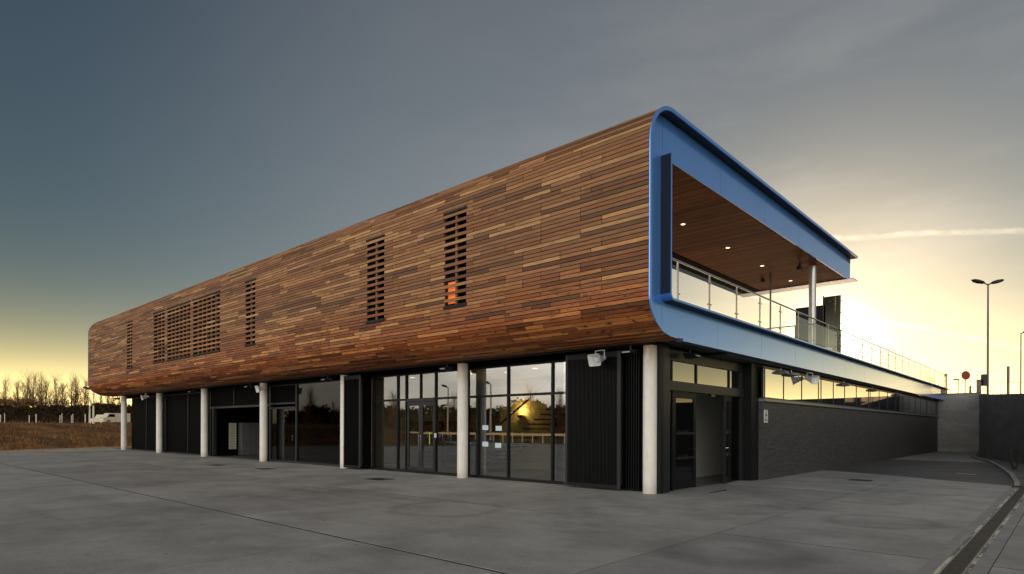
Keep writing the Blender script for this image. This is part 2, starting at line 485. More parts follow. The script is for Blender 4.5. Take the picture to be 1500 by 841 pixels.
# road beyond the slabs, pad at its end, kerb and footway
kerb_line = [(2.72, 39.3), (3.55, 28.8), (4.70, 23.7), (5.54, 17.7), (6.1, 13.2), (6.45, 9.2)]
struct(MB().prism_z([(.56, 12.4), (6.43, 9.0)] + kerb_line[::-1][1:] + [(.56, 39.3)], -.03, .006).build('road', 'asphalt'))
struct(MB().prism_z([(.56, 24.2), (4.62, 23.6), (3.5, 28.8), (2.7, 39.3), (.56, 39.3)], .001, .012).build('concrete_pad', 'plain_concrete'))
tag(MB().prism_z([(4.55, 13.82), (5.15, 13.42), (5.17, 13.52), (4.58, 13.92)], .008, .011).build('road_marking', 'line_paint'), 'short worn white dash painted on the dark road', 'road marking')
ks = []
for (x, y) in kerb_line: ks.append((x, y))
kb = MB()
kerb = struct(MB().prism_z([(x+.13, y) for x, y in kerb_line] + [(x+(4.5 if y < 25 else .6), y) for x, y in kerb_line[::-1]], -.03, .09).build('footway', 'dark_concrete'))
for i in range(len(kerb_line)-1):
    a, b = Vector(kerb_line[i]), Vector(kerb_line[i+1]); n = max(2, int((b-a).length/1.0))
    for k in range(n):
        p = a.lerp(b, k/n); q = a.lerp(b, (k+.985)/n)
        MB().prism_z([(p.x, p.y), (p.x+.125, p.y), (q.x+.125, q.y), (q.x, q.y)], -.03, .105).build('kerb_stone', 'plain_concrete', kerb)

# ------------------------------------------------------------------ pavilion
pav = empty('pavilion')
tag(pav, 'long two storey pavilion with curved timber clad upper floor on white columns', 'building')
E_, XP = .95, .70         # end of the shell, face of the fascia
W = 1.68                  # front face of the cladding
ZB, ZT = 3.68, 8.84
RB, RBZ, RT = 1.10, .79, 1.05
XL = -41.7
prof = []                 # (y, z) along the cladding, from under the soffit to the roof
y = -.05
while y > -W+RB: prof.append((y, ZB)); y -= .05
for k in range(41):
    a = -math.pi/2 - k/40*math.pi/2
    prof.append((-W+RB+RB*math.cos(a), ZB+RBZ+RBZ*math.sin(a)))
iv0 = len(prof)-1
for k in range(1, 34): prof.append((-W, ZB+RBZ+(ZT-RT-ZB-RBZ)*k/34))
for k in range(41):
    a = math.pi - k/40*math.pi/2
    prof.append((-W+RT+RT*math.cos(a), ZT-RT+RT*math.sin(a)))
for k in range(1, 8): prof.append((-W+RT+.1*k, ZT))
S = [0.0]
for i in range(1, len(prof)): S.append(S[-1]+math.dist(prof[i], prof[i-1]))
def at(s):
    s = max(0, min(S[-1], s))
    lo, hi = 0, len(S)-1
    while hi-lo > 1:
        m = (lo+hi)//2
        if S[m] <= s: lo = m
        else: hi = m
    t = (s-S[lo])/(S[hi]-S[lo])
    p = (prof[lo][0]*(1-t)+prof[hi][0]*t, prof[lo][1]*(1-t)+prof[hi][1]*t)
    dy, dz = prof[hi][0]-prof[lo][0], prof[hi][1]-prof[lo][1]; L = math.hypot(dy, dz)
    return p, (-dz/L, dy/L)       # point, outward normal
def offs(s, o):
    p, n = at(s); return (p[0]+n[0]*o, p[1]+n[1]*o)
nchk = at(S[iv0+5])[1]
SG = 1 if nchk[0] < 0 else -1
# strips of louvred openings
STRIPS = [(-5.66, -4.78), (-9.47, -8.54), (-18.24, -17.37), (-29.22, -27.60), (-27.22, -24.18), (-23.84, -20.80), (-33.66, -32.70)]
ZS0, ZS1 = 5.07, 7.67
clad = empty('timber_cladding'); clad.parent = pav
sv0 = S[iv0]
# backing membrane (outside the openings)
def backing(x0, x1, s0, s1, n):
    out = [offs(s0+(s1-s0)*k/n, -SG*-.0-SG*.03*1) for k in range(n+1)]
    inn = [offs(s0+(s1-s0)*k/n, -SG*.09) for k in range(n+1)]
    return MB().prism_x(out + inn[::-1], x0, x1)
sS0, sS1 = sv0+ZS0-ZB-RBZ, sv0+ZS1-ZB-RBZ
backing(XL+.03, XP, 0, sS0, 60).build('backing', 'membrane', clad)
backing(XL+.03, XP, sS1, S[-1], 40).build('backing', 'membrane', clad)
edges = sorted(STRIPS); px = XL+.03
for (a, b) in edges + [(XP, XP)]:
    if a-px > .01: backing(px, a, sS0, sS1, 2).build('backing', 'membrane', clad)
    px = b
# boards
CO = .10
def board_geo(x0, x1, s0, s1, pr):
    a, b = offs(s0, SG*pr), offs(s1, SG*pr); c, d_ = offs(s1, SG*(pr-.024)), offs(s0, SG*(pr-.024))
    return ([(x0, *a), (x1, *a), (x1, *b), (x0, *b), (x0, *d_), (x1, *d_), (x1, *c), (x0, *c)],
            [(0,1,2,3),(4,7,6,5),(0,4,5,1),(1,5,6,2),(2,6,7,3),(3,7,4,0)])
boards = []
k0 = -int(sv0/CO)
k1 = int((S[-1]-sv0)/CO)
brng = random.Random(21)
prev_tone = .5
for k in range(k0, k1):
    s0 = sv0+k*CO; s1 = s0+CO-.017
    zc = at((s0+s1)/2)[0][1]; yc = at((s0+s1)/2)[0][0]
    segs = []
    x = XL + brng.choice((.3, .6, .9, 1.2, 1.5, 1.8))
    segs.append((XL, x))
    while x < E_-.1:
        L = .6*brng.choice((1, 1, 2, 2, 2, 3, 3, 4, 5))
        nx = x+L
        nx = XL + round((nx-XL)/.6)*.6 + brng.choice((0, 0, 0, 0, .3))
        if nx > E_-.9: nx = E_-.035
        segs.append((x, nx)); x = nx
    idx = round((s0-sS0)/CO)
    opening = ZS0-.01 <= zc <= ZS1+.01 and idx % 2 == 0 and 0 <= idx < 26
    if opening:
        new = []
        for (a, b) in segs:
            parts = [(a, b)]
            for (u, v) in STRIPS:
                q = []
                for (m, n) in parts:
                    if v <= m or u >= n: q.append((m, n))
                    else:
                        if u-m > .05: q.append((m, u))
                        if n-v > .05: q.append((v, n))
                parts = q
            new += parts
        segs = new
    # weathering: fresh red underneath, greyer above
    w = max(0, min(1, (zc-4.3)/1.6)) if yc < -1.0 or zc > 5 else 0
    w = .15+.85*w if zc > 4.3 else .10*max(0, (zc-ZB))
    for (a, b) in segs:
        if b-a < .04: continue
        t = brng.betavariate(1.5, 1.45)
        if brng.random() < .05: t = .97
        if brng.random() < .08: t = .04
        pr = brng.uniform(-.003, .003)
        ww = max(0, min(1, w+brng.uniform(-.22, .22)))
        boards.append((a+.008, b-.008, s0, s1, pr, (t, brng.random(), ww), Vector(((a+b)/2, yc, zc))))
def vis(bd):
    dd = (bd[6]-CAM).length
    return (bd[1]-bd[0])/dd**2 * (1 if bd[6].z < 8.7 and bd[6].y < -.6 else .05)
boards.sort(key=vis, reverse=True)
def set_tone(me, tones):
    at_ = me.color_attributes.new('tone', 'FLOAT_COLOR', 'POINT')
    flat = []
    for t in tones: flat += [t[0], t[1], t[2], 1.0]
    at_.data.foreach_set('color', flat)
for bd in boards[:300]:
    v, f = board_geo(*bd[:5])
    me = bpy.data.meshes.new('board'); me.from_pydata(v, [], f); me.update()
    set_tone(me, [bd[5]]*8); me.materials.append(MATS['cedar'])
    o = bpy.data.objects.new('board', me); col.objects.link(o); o.parent = clad
V, F, T = [], [], []
for bd in boards[300:]:
    v, f = board_geo(*bd[:5]); n = len(V); V += v; F += [tuple(i+n for i in q) for q in f]; T += [bd[5]]*8
me = bpy.data.meshes.new('board_field'); me.from_pydata(V, [], F); me.update(); set_tone(me, T); me.materials.append(MATS['cedar'])
o = bpy.data.objects.new('board_field', me); col.objects.link(o); o.parent = clad; o['kind'] = 'stuff'
# louvred openings: dark reveal, uprights and black head and sill
def tone_obj(mb, name, parent, t):
    o = mb.build(name, 'cedar', parent); set_tone(o.data, [t]*len(o.data.vertices)); return o
for si, (a, b) in enumerate(STRIPS):
    win = MB()
    win.box(a-.02, b+.02, -W+.40, -W+.42, ZS0-.05, ZS1+.05)
    wo_ = win.build('louvred_window', 'glass_dark' if False else 'shutter_black', pav)
    rv = MB(); rv.box(a-.03, a-.001, -W+.10, -W+.40, ZS0-.05, ZS1+.05).box(b+.001, b+.03, -W+.10, -W+.40, ZS0-.05, ZS1+.05).box(a, b, -W+.10, -W+.40, ZS1+.02, ZS1+.05).box(a, b, -W+.10, -W+.40, ZS0-.05, ZS0-.02)
    rv.build('reveal', 'membrane', wo_)
    n = max(2, round((b-a)/.5))
    for i in range(1, n):
        xx = a+(b-a)*i/n
        tone_obj(MB().box(xx-.03, xx+.03, -W+.03, -W+.10, ZS0-.02, ZS1+.02), 'upright', wo_, (.5, .3, .8))
    for (za, zb_) in ((ZS1-.005, ZS1+.05), (ZS0-.09, ZS0-.012)):
        MB().box(a-.03, b+.03, -W-.035, -W+.01, za, zb_).build('trim', 'frame_dark', wo_)
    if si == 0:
        box('added_sunset_glow_panel', 'sunset_glow', wo_, a+.01, a+.36, -W+.12, -W+.14, 5.14, 5.76)  # glowing panel added for the sunset glow behind the louvres, not a lamp
# metal rim round the end of the shell
def ribbon(x0, x1, s0, s1, n, o0, o1):
    out = [offs(s0+(s1-s0)*k/n, SG*o0) for k in range(n+1)]; inn = [offs(s0+(s1-s0)*k/n, SG*o1) for k in range(n+1)]
    return MB().prism_x(out + inn[::-1], x0, x1)
sA = .35
rim = ribbon(E_-.028, E_, sA, S[-1], 120, .014, -.07).build('rim', 'blue_metal', pav)
ribbon(XP-.02, E_-.029, sA, S[-1], 120, -.034, -.07).build('rim_lining', 'dark_trim_and_shade', rim)  # shade inside the rim put into the colour: dark instead of blue
box('roof_edge', 'blue_metal', rim, E_-.028, E_, prof[-1][0], 15.55, ZT-.07, ZT+.014)
box('roof_edge_underside', 'dark_trim_and_shade', rim, XP-.02, E_-.029, prof[-1][0], 15.55, ZT-.07, ZT-.03)  # overhang's shade painted as a dark underside
box('lip', 'blue_metal', rim, XP, E_-.06, -.05-sA*0+.02, 42.0, ZB-.03, ZB+.015)
ribbon(XL-.01, XL+.03, 0, S[-1], 120, .014, -.09).build('rim', 'blue_metal', pav)
# fascia panels
YI = -.72                 # edge of the opening
YE = 14.75
ZO0, ZO1 = 4.56, 7.84
def inner(s): return offs(s, -SG*.072)
def clipped(z0, z1):
    pts = []
    n = 240
    for k in range(n+1):
        q = inner(S[-1]*k/n)
        if z0 <= q[1] <= z1 and q[0] <= YI: pts.append(q)
    return pts
def panel(poly, x=XP, th=.03): return MB().prism_x(poly, x-th, x).build('fascia_panel', 'blue_metal', pav)
g = .006
p = clipped(4.45, 7.76); panel([(YI, 4.45+g), (p[0][0], 4.45+g)] + [(q[0], q[1]) for q in p[1:-1]] + [(p[-1][0], 7.76-g), (YI, 7.76-g)])
p = clipped(0, 4.45); panel(p + [(p[-1][0], 4.45), (YI, 4.45)] + [(YI, inner(0)[1])])
p = clipped(7.76, 99); panel([(YI, 7.76), (p[0][0], 7.76)] + p + [(YI, ZT-.072)])
jo = [YI+g, 2.45, 5.65, 8.85, 12.05, YE]
for i in range(len(jo)-1):
    box('fascia_panel', 'blue_metal', pav, XP-.03, XP, jo[i]+g, jo[i+1]-g, ZO1-.005, ZT-.075)
jl = [YI+g, 2.3, 5.4, 8.5, 11.6, 14.7, 17.8, 20.9, 24, 27.1, 30.2, 33.3, 36.4, 39.5]
for i in range(len(jl)-1):
    box('fascia_panel', 'blue_metal' if i < 2 else 'blue_metal', pav, XP-.03, XP, jl[i]+g, jl[i+1]-g, ZB+.017, ZO0-.04)
box('end_beam', 'frame_grey', pav, XP-.3, XP+.02, 39.51, 42.0, ZB+.017, ZO0-.05)
# surround of the opening, standing proud of the fascia
sr = box('opening_surround', 'blue_metal', pav, XP-.1, E_, YI-.045, YI+.005, ZO0+.12, ZO1-.10)
cr = MB()
pts_o = [(YI-.045+.165-.165*math.cos(t*math.pi/2/8), ZO0+.12-.165*math.sin(t*math.pi/2/8)) for t in range(9)]
pts_i = [(YI+.005+.115-.115*math.cos(t*math.pi/2/8), ZO0+.12-.115*math.sin(t*math.pi/2/8)) for t in range(9)]
cr.prism_x(pts_o + pts_i[::-1], XP-.1, E_).build('corner', 'blue_metal', sr, True)
pts_o = [(YI-.045+.145-.145*math.cos(t*math.pi/2/8), ZO1-.10+.145*math.sin(t*math.pi/2/8)) for t in range(9)]
pts_i = [(YI+.005+.095-.095*math.cos(t*math.pi/2/8), ZO1-.10+.095*math.sin(t*math.pi/2/8)) for t in range(9)]
MB().prism_x(pts_o + pts_i[::-1], XP-.1, E_).build('corner', 'blue_metal', sr, True)
box('sill', 'blue_metal', sr, XP-.35, E_, YI+.12, 42.0, ZO0-.045, ZO0+.005)
box('trim_or_shade_strip', 'dark_trim_and_shade', sr, XP+.002, E_-.006, YI-.062, YI-.047, ZO0+.10, ZO1-.03)
box('trim_or_shade_strip', 'dark_trim_and_shade', sr, XP+.002, E_-.006, YI+.10, 42.0, ZO0-.062, ZO0-.047)  # dark strip added below the sill as painted shade
# roof, terrace ceiling, terrace
box('roof', 'roofing', pav, XL+.03, -3.92, prof[-1][0]+.01, 6.3, ZT-.25, ZT-.01)
box('roof', 'roofing', pav, -3.9, XP-.025, prof[-1][0]+.01, 15.5, ZT-.25, ZT-.01)
box('roof_upstand', 'blue_metal', pav, XP-.3, XP-.032, YE+.02, 15.5, ZO1+.02, ZT-.26)
box('ceiling_edge', 'blue_metal', pav, -3.9, E_, YE+.05, 15.55, ZO1-.045, ZO1-.01)
cw = box('terrace_ceiling', 'membrane', pav, -3.69, XP-.035, YI+.03, 15.4, ZO1+.025, ZO1+.1)
pm = {}
yy = YI+.05; 
while yy < 15.4:
    me = pm.setdefault(0, MB().box(-2.84, XP-.04, .004, .128, ZO1-.02+.012, ZO1+.024).mesh('ceiling_plank', 'ceiling_wood'))
    o = bpy.data.objects.new('ceiling_plank', me); col.objects.link(o); o.parent = cw; o.location = (0, yy, rng.uniform(-.0015, .0015))
    yy += .132
for yc in (.8, 3.97, 7.27, 10.45, 13.66):
    dl = MB().lathe([(.075, -.012), (.095, -.008), (.095, 0)], (-1.15, yc, ZO1-.009)).build('downlight', 'steel', pav, True)
    MB().lathe([(.06, -.004), (.06, 0)], (-1.15, yc, ZO1-.022)).build('lamp', 'downlight', dl)
box('terrace_wall', 'plaster', pav, -3.5, -3.2, YI+.1, 6.2, 4.45, ZO1+.02)
box('bulkhead', 'shutter_black', pav, -3.9, -2.85, 6.3, 15.4, ZO1-.03, ZO1+.02)
box('bulkhead_edge', 'shutter_black', pav, -3.9, -3.7, 6.3, 15.4, ZO1+.021, ZT-.26)
box('terrace_floor', 'pale_paving', pav, -16, XP-.04, YI-.3, 39.0, 4.2, 4.42)
box('terrace_side_wall', 'plaster', pav, -3.2, XP-.04, YI-.25, YI-.05, 4.42, ZO1+.02)
box('upper_wall', 'plaster', pav, XL+.1, -3.52, 6.1, 6.25, 3.7, ZT-.26)
tcm = MB().lathe([(.13, 0), (.13, 3.39)], (.29, 11.7, 4.43)).build('terrace_column', 'silver', pav, True)
MB().lathe([(.035, 0), (.035, 3.39)], (-1.35, 11.9, 4.43), 10).build('terrace_post', 'steel_dark', pav, True)
# terrace furniture-like screens that stand on the deck
tag(box('privacy_screen', 'dark_trim_and_shade', None, -1.15, .02, 14.3, 14.36, 4.43, 6.75), 'dark solid screen standing on the terrace behind the slim post', 'screen')
gs = empty('glass_screen', (.25, 13.3, 4.43)); tag(gs, 'tall green tinted glass wind screen beside the terrace column', 'screen')
MB().box(0, .62, 0, .02, .05, 2.45).build('pane', 'glass_dark', gs)
MB().box(-.04, -.003, -.01, .03, 0, 2.5).build('upright', 'steel_dark', gs)
for z in (.4, .85, 1.3, 1.75, 2.2):
    MB().box(.62, .72, 0, .02, z, z+.025).build('clip', 'steel_dark', gs)
# balustrade
bal = empty('balustrade'); bal.parent = pav
XR = .80
MB().tube([(XR, YI+.02, 5.53), (XR, 41.85, 5.53)], .026, 10).build('handrail', 'steel', bal, True)
pmesh = MB().box(-.012, .012, -.03, .03, 0, .91).tube([(0, 0, .9), (0, 0, .95)], .012, 6).box(-.02, .02, -.05, .05, 0, .02).mesh('post', 'steel')
cl_m = MB().lathe([(.018, -.02), (.018, .02)], (0, 0, 0), 8).mesh('clip', 'steel')
gmesh = MB().box(-.005, .005, .06, 1.66, .09, .82).mesh('glass_panel', 'glass_clear')
yp = -.15; np_ = 0
while yp < 42:
    o = bpy.data.objects.new('post', pmesh); col.objects.link(o); o.parent = bal; o.location = (XR, yp, ZO0+.006)
    if yp < 41:
        g_ = bpy.data.objects.new('glass_panel', gmesh); col.objects.link(g_); g_.parent = bal; g_.location = (XR, yp, ZO0+.006)
        if yp < 24:
            for (dy, dz) in ((.075, .2), (.075, .74), (1.645, .2), (1.645, .74)):
                c = bpy.data.objects.new('glass_clamp', cl_m); col.objects.link(c); c.parent = bal; c.location = (XR, yp+dy, ZO0+dz); c.rotation_euler = (0, math.pi/2, 0)
    yp += 1.718
box('glass_panel', 'glass_clear', bal, XR-.005, XR+.005, YI+.05, -.21, ZO0+.096, ZO0+.83)
# rear balustrade across the terrace
rb = empty('rear_balustrade'); rb.parent = pav
MB().tube([(-3.1, 11.3, 5.53), (.7, 11.3, 5.53)], .024, 8).build('handrail', 'steel_dark', rb, True)
for xx in (-3.0, -1.5, -.2):
    MB().box(xx-.03, xx+.03, 11.29, 11.31, 4.43, 5.5).build('post', 'steel_dark', rb)
for xx in (-2.95, -1.45):
    MB().box(xx, xx+1.2, 11.295, 11.305, 4.52, 5.4).build('glass_panel', 'glass_clear', rb)
tag(MB().lathe([(.01, -.16), (.06, -.15), (.08, -.1), (.08, -.04), (.03, -.02), (.03, 0)], (-1.93, 12.6, ZO1-.008), 14).build('dome_camera', 'black_plastic', None, True), 'small black dome hanging from the timber terrace ceiling', 'camera')
sp = empty('ceiling_speaker', (.05, 11.0, ZO1-.01)); tag(sp, 'small black speaker on a bracket next to the terrace column', 'speaker')
MB().box(-.02, .02, -.02, .02, -.12, 0).build('bracket', 'black_plastic', sp)
MB().rbox(-.07, .07, -.15, .1, -.28, -.12, .02).build('body', 'black_plastic', sp)

# columns
cm = MB().lathe([(.17, 0), (.17, 3.62)], n=28).mesh('column', 'column_concrete', True)
for i in range(7):
    o = bpy.data.objects.new('column', cm); col.objects.link(o); o.parent = pav; o.location = (-6.68*i, 0, 0)
# soffit behind the cladding
box('soffit', 'soffit_grey', pav, XL+.1, XP-.05, -.02, 3.0, ZB+.02, ZB+.06)
box('soffit_trim', 'frame_grey', pav, XL+.1, XP-.3, -.24, -.21, ZB-.035, ZB-.001)
box('head_beam', 'shutter_black', pav, XL+.6, -.42, .30, .60, 3.50, ZB+.015)

# --- ground floor front
YG = .42
def frame_bar(parent, x0, x1, z0, z1, y0=YG-.06, y1=YG+.06, mat='frame_dark', name='mullion'):
    return box(name, mat, parent, x0, x1, y0, y1, z0, z1)
ent = box('entrance_glazing', 'frame_dark', pav, -12.05, -2.6, YG-.07, YG+.07, .0, .09)
frame_bar(ent, -12.05, -10.06, 2.55, 2.62); frame_bar(ent, -8.41, -2.6, 2.55, 2.62)
frame_bar(ent, -12.05, -2.6, 3.46, 3.53)
vm = [-12.02, -10.52, -10.03, -8.43, -6.85, -5.08, -3.36, -2.63]
for x in vm: frame_bar(ent, x-.03, x+.03, .09, 2.55); frame_bar(ent, x-.03, x+.03, 2.62, 3.46)
frame_bar(ent, -6.38, -6.34, .09, 2.55); frame_bar(ent, -9.25, -9.21, 2.62, 3.46)
for i in range(len(vm)-1):
    a, b = vm[i]+.03, vm[i+1]-.03
    if not (-10.1 < vm[i] < -9.9): MB().box(a, b, YG-.008, YG+.008, .09, 2.55).build('pane', 'glass_front', ent)
    MB().box(a, b, YG-.008, YG+.008, 2.62, 3.46).build('pane', 'glass_front', ent)
def glazed_door(x0, x1, y, hand, parent=pav):
    dr = box('door', 'frame_grey', parent, x0, x1, y-.03, y+.03, .02, .2)
    box('rail', 'frame_grey', dr, x0, x1, y-.03, y+.03, 2.36, 2.50)
    box('stile', 'frame_grey', dr, x0, x0+.1, y-.03, y+.03, .2, 2.36)
    box('stile', 'frame_grey', dr, x1-.1, x1, y-.03, y+.03, .2, 2.36)
    MB().box(x0+.1, x1-.1, y-.008, y+.008, .2, 2.36).build('pane', 'glass_front', dr)
    hx = x1-.05 if hand > 0 else x0+.05
    MB().tube([(hx, y-.04, .75), (hx, y-.09, .77), (hx, y-.09, 1.33), (hx, y-.04, 1.35)], .014, 8).build('handle', 'steel', dr, True)
    return dr
glazed_door(-9.98, -9.235, YG, 1); glazed_door(-9.225, -8.48, YG, -1)
box('door_frame', 'frame_grey', pav, -9.995, -8.465, YG-.07, YG+.07, 2.505, 2.62)
# notices stuck on the inside of the glass
for (x, z) in ((-6.20, 1.52), (-5.62, 1.50), (-6.20, 1.00), (-5.64, .97)):
    tag(box('notice', 'paper', None, x, x+.26, YG-.014, YG-.010, z, z+.15), 'pale blue paper notice stuck on the entrance glass', 'notice', 'notices on the entrance glass')
kp = box('door_keypad', 'white_enamel', None, -8.40, -8.33, YG-.115, YG-.073, 1.25, 1.40); tag(kp, 'small pale keypad on the frame beside the double glass doors', 'keypad')
# louvred screen boxes
def screen_box(x0, x1, y0, slats, cover):
    s_ = box('louvred_screen', 'frame_dark', pav, x0, x1, y0, y0+.08, .05, .14)
    box('screen_head', 'frame_dark', s_, x0, x1, y0, y0+.08, 3.42, 3.56)
    for a, b in ((x0, x0+.07), (x1-.10, x1)): box('screen_stile', 'frame_grey', s_, a, b, y0-.004, y0+.084, .05, 3.56)
    if slats:
        n = int((x1-x0-.17)/.042)
        sm = MB().box(0, .014, 0, .05, .14, 3.42).mesh('slat', 'frame_dark')
        for i in range(n):
            o = bpy.data.objects.new('slat', sm); col.objects.link(o); o.parent = s_; o.location = (x0+.085+i*.042, y0+.015, 0)
    else:
        box('sheet', 'shutter_black', s_, x0+.07, x1-.10, y0+.02, y0+.05, .14, 3.42)
    return s_
s1 = screen_box(-2.52, -.78, -.10, True, False)
# ribbed return of the screen towards the corner column
rt = box('screen_return', 'shutter_black', s1, -.765, -.36, .20, .24, .05, 3.56)
for i in range(6):
    box('rib', 'frame_dark', s1, -.755+i*.07, -.735+i*.07, .13, .199, .05, 3.56)
box('screen_edge_glass', 'glass_clear', s1, -2.60, -2.53, -.08, .30, .05, 3.40)
box('screen_backing', 'shutter_black', s1, -1.75, -.80, .18, .20, .05, 3.5)
s2 = screen_box(-13.26, -12.12, -.12, False, True)
box('screen_return', 'shutter_black', s2, -12.20, -12.12, -.03, .36, .05, 3.56)
# black glazed bays to the left
def dark_bay(x0, x1, splits, y=YG):
    by = box('dark_bay', 'frame_grey', pav, x0, x1, y-.05, y+.05, .0, .07)
    box('head', 'frame_grey', by, x0, x1, y-.05, y+.05, 3.47, 3.56)
    pr = x0
    for sx in splits+[x1]:
        MB().box(pr+.03, sx-.03, y-.01, y+.01, .07, 3.47).build('black_panel', 'shutter_black', by)
        box('mullion', 'frame_grey', by, sx-.03, sx+.03, y-.05, y+.05, .07, 3.47)
        pr = sx
    return by
dark_bay(-39.9, -33.55, [-36.9]); dark_bay(-33.3, -26.9, [-30.0])
# garage bay: panels above a beam, open below
gb = box('opening_beam', 'frame_grey', pav, -26.9, -20.2, YG-.08, YG+.08, 2.56, 2.66)
for (a, b) in ((-26.9, -24.05), (-24.0, -20.2)): box('black_panel', 'shutter_black', gb, a+.02, b-.02, YG-.02, YG+.02, 2.66, 3.5)
box('mullion', 'frame_grey', gb, -24.05, -24.0, YG-.05, YG+.05, 2.66, 3.5)
for (a, b) in ((-26.55, -26.4), (-20.6, -20.45)): box('jamb', 'frame_grey', gb, a, b, YG-.08, YG+.08, 0, 2.56)
# dark glass bay
db = box('dark_glass_bay', 'frame_grey', pav, -20.2, -13.4, YG-.06, YG+.06, 0, .08)
box('head', 'frame_grey', db, -20.2, -13.4, YG-.06, YG+.06, 3.47, 3.56)
box('transom', 'frame_grey', db, -20.2, -17.8, YG-.09, YG+.06, 2.62, 2.70); box('transom', 'frame_grey', db, -20.2, -17.8, YG-.09, YG+.06, 2.42, 2.50)
for x in (-20.15, -17.75, -13.5): box('mullion', 'frame_grey', db, x-.05, x+.05, YG-.065, YG+.065, .08, 3.47)
MB().box(-20.1, -17.8, YG-.01, YG+.01, .08, 2.42).build('pane', 'glass_dark', db)
MB().box(-17.7, -13.55, YG-.01, YG+.01, .08, 3.47).build('pane', 'glass_dark', db)
box('black_panel', 'shutter_black', db, -20.1, -17.8, YG-.02, YG+.02, 2.70, 3.47)
MB().tube([(-18.0, YG-.03, 1.0), (-18.0, YG-.1, 1.02), (-18.0, YG-.1, 1.2), (-18.0, YG-.03, 1.22)], .016, 8).build('handle', 'steel', db, True)
# interiors
box('floor', 'interior_floor', pav, XL+.5, .1, YG+.1, 13.8, -.03, .004)
box('inner_ceiling', 'plaster', pav, XL+.5, 0, 1.0, 13.8, 3.52, 3.6)
box('back_wall', 'plaster', pav, -40, -2.6, 9.0, 9.15, 0, 3.5)
box('partition', 'plaster', pav, -2.75, -2.62, .55, 9, .005, 3.5)
box('partition', 'plaster', pav, -13.5, -13.35, .55, 9, .005, 3.5)
box('partition', 'frame_dark', pav, -20.35, -20.25, .55, 9, .005, 3.5)
box('partition', 'shutter_black', pav, -27.2, -27.05, .55, 9, .005, 3.5)
box('end_wall', 'shutter_black', pav, -40.1, -39.92, .5, 14, -.02, ZB)
yw = box('stair_wall', 'plaster_yellow', pav, -9.4, -6.6, 4.6, 4.75, .005, 3.5)
st = empty('staircase'); st.parent = pav
for i in range(14):
    box('tread', 'frame_dark', st, -9.2+i*.27, -9.2+i*.27+.29, 3.3, 4.5, .17*(i+1), .17*(i+1)+.05)
MB().tube([(-9.2, 3.28, 1.05), (-5.5, 3.28, 3.4)], .035, 8).build('handrail', 'frame_dark', st)
box('stair_string', 'plaster_yellow', st, -9.3, -9.2, 3.3, 4.5, .005, .17)
navy = box('reception_desk', 'navy', None, -8.2, -4.2, 5.6, 6.2, .005, 1.05); tag(navy, 'long navy reception desk inside the glazed entrance hall', 'desk')
ul = empty('wall_light', (-8.15, 4.6, 1.95)); tag(ul, 'lit warm wall light on the yellow stair wall', 'wall light')
MB().lathe([(.06, 0), (.10, .05), (.14, .14)], (0, -.15, 0), 16).build('shade', 'steel', ul, True)
MB().lathe([(.10, .10), (.10, .12)], (0, -.15, .03), 12).build('lamp', 'uplight', ul)
pl = bpy.data.lights.new('wall_light_lamp', 'POINT'); pl.energy = 32; pl.color = (1, .68, .3); pl.shadow_soft_size = .08
plo = bpy.data.objects.new('wall_light_lamp', pl); col.objects.link(plo); plo.location = (0, -.17, .32); plo.parent = ul
dm = MB().lathe([(.09, 0), (.09, .012)], n=14).mesh('ceiling_light', 'downlight')
for (x, yy) in ((-11.2, 1.6), (-8.2, 1.8), (-5.2, 1.8), (-4.0, 2.6), (-6.8, 2.2), (-3.3, 1.5)):
    o = bpy.data.objects.new('ceiling_light', dm); col.objects.link(o); o.location = (x, yy, 3.505)
    tag(o, 'round lit downlight in the entrance hall ceiling', 'ceiling light', 'entrance hall downlights')
for (x, yy, h) in ((-12.4, 3.2, 1.2), (-11.6, 4.1, 1.0)):
    vm_ = empty('vending_machine', (x, yy, .005)); tag(vm_, 'dark vending machine with lit yellow strip in the hall' , 'vending machine', 'vending machines in the hall')
    MB().rbox(-.45, .45, 0, .7, 0, 1.85, .02).build('body', 'black_plastic', vm_)
    MB().box(.33, .36, -.01, -.002, .9, .9+h*.4).build('lit_strip', 'green_lit', vm_)
# things inside the open garage bay
gd = empty('grid_door', (-27.04, 1.43, .35)); tag(gd, 'pale gridded door on the side wall inside the open bay', 'door')
MB().box(0, .03, 0, .40, 0, 1.45).build('leaf', 'car_cream', gd)
for i in range(1, 4): MB().box(.031, .04, i*.10-.006, i*.10+.006, 0, 1.45).build('bar', 'frame_grey', gd)
for i in range(1, 10): MB().box(.041, .05, 0, .40, i*.145-.006, i*.145+.006).build('bar', 'frame_grey', gd)
lk = empty('storage_locker', (-27.04, 1.95, .02)); tag(lk, 'grey storage locker beside the gridded door in the open bay', 'locker')
MB().rbox(0, .5, 0, 1.9, 0, 1.8, .01).build('body', 'galvanised', lk)
for i in range(1, 4): MB().box(.501, .506, i*.475-.006, i*.475+.006, .05, 1.75).build('door_gap', 'rubber', lk)

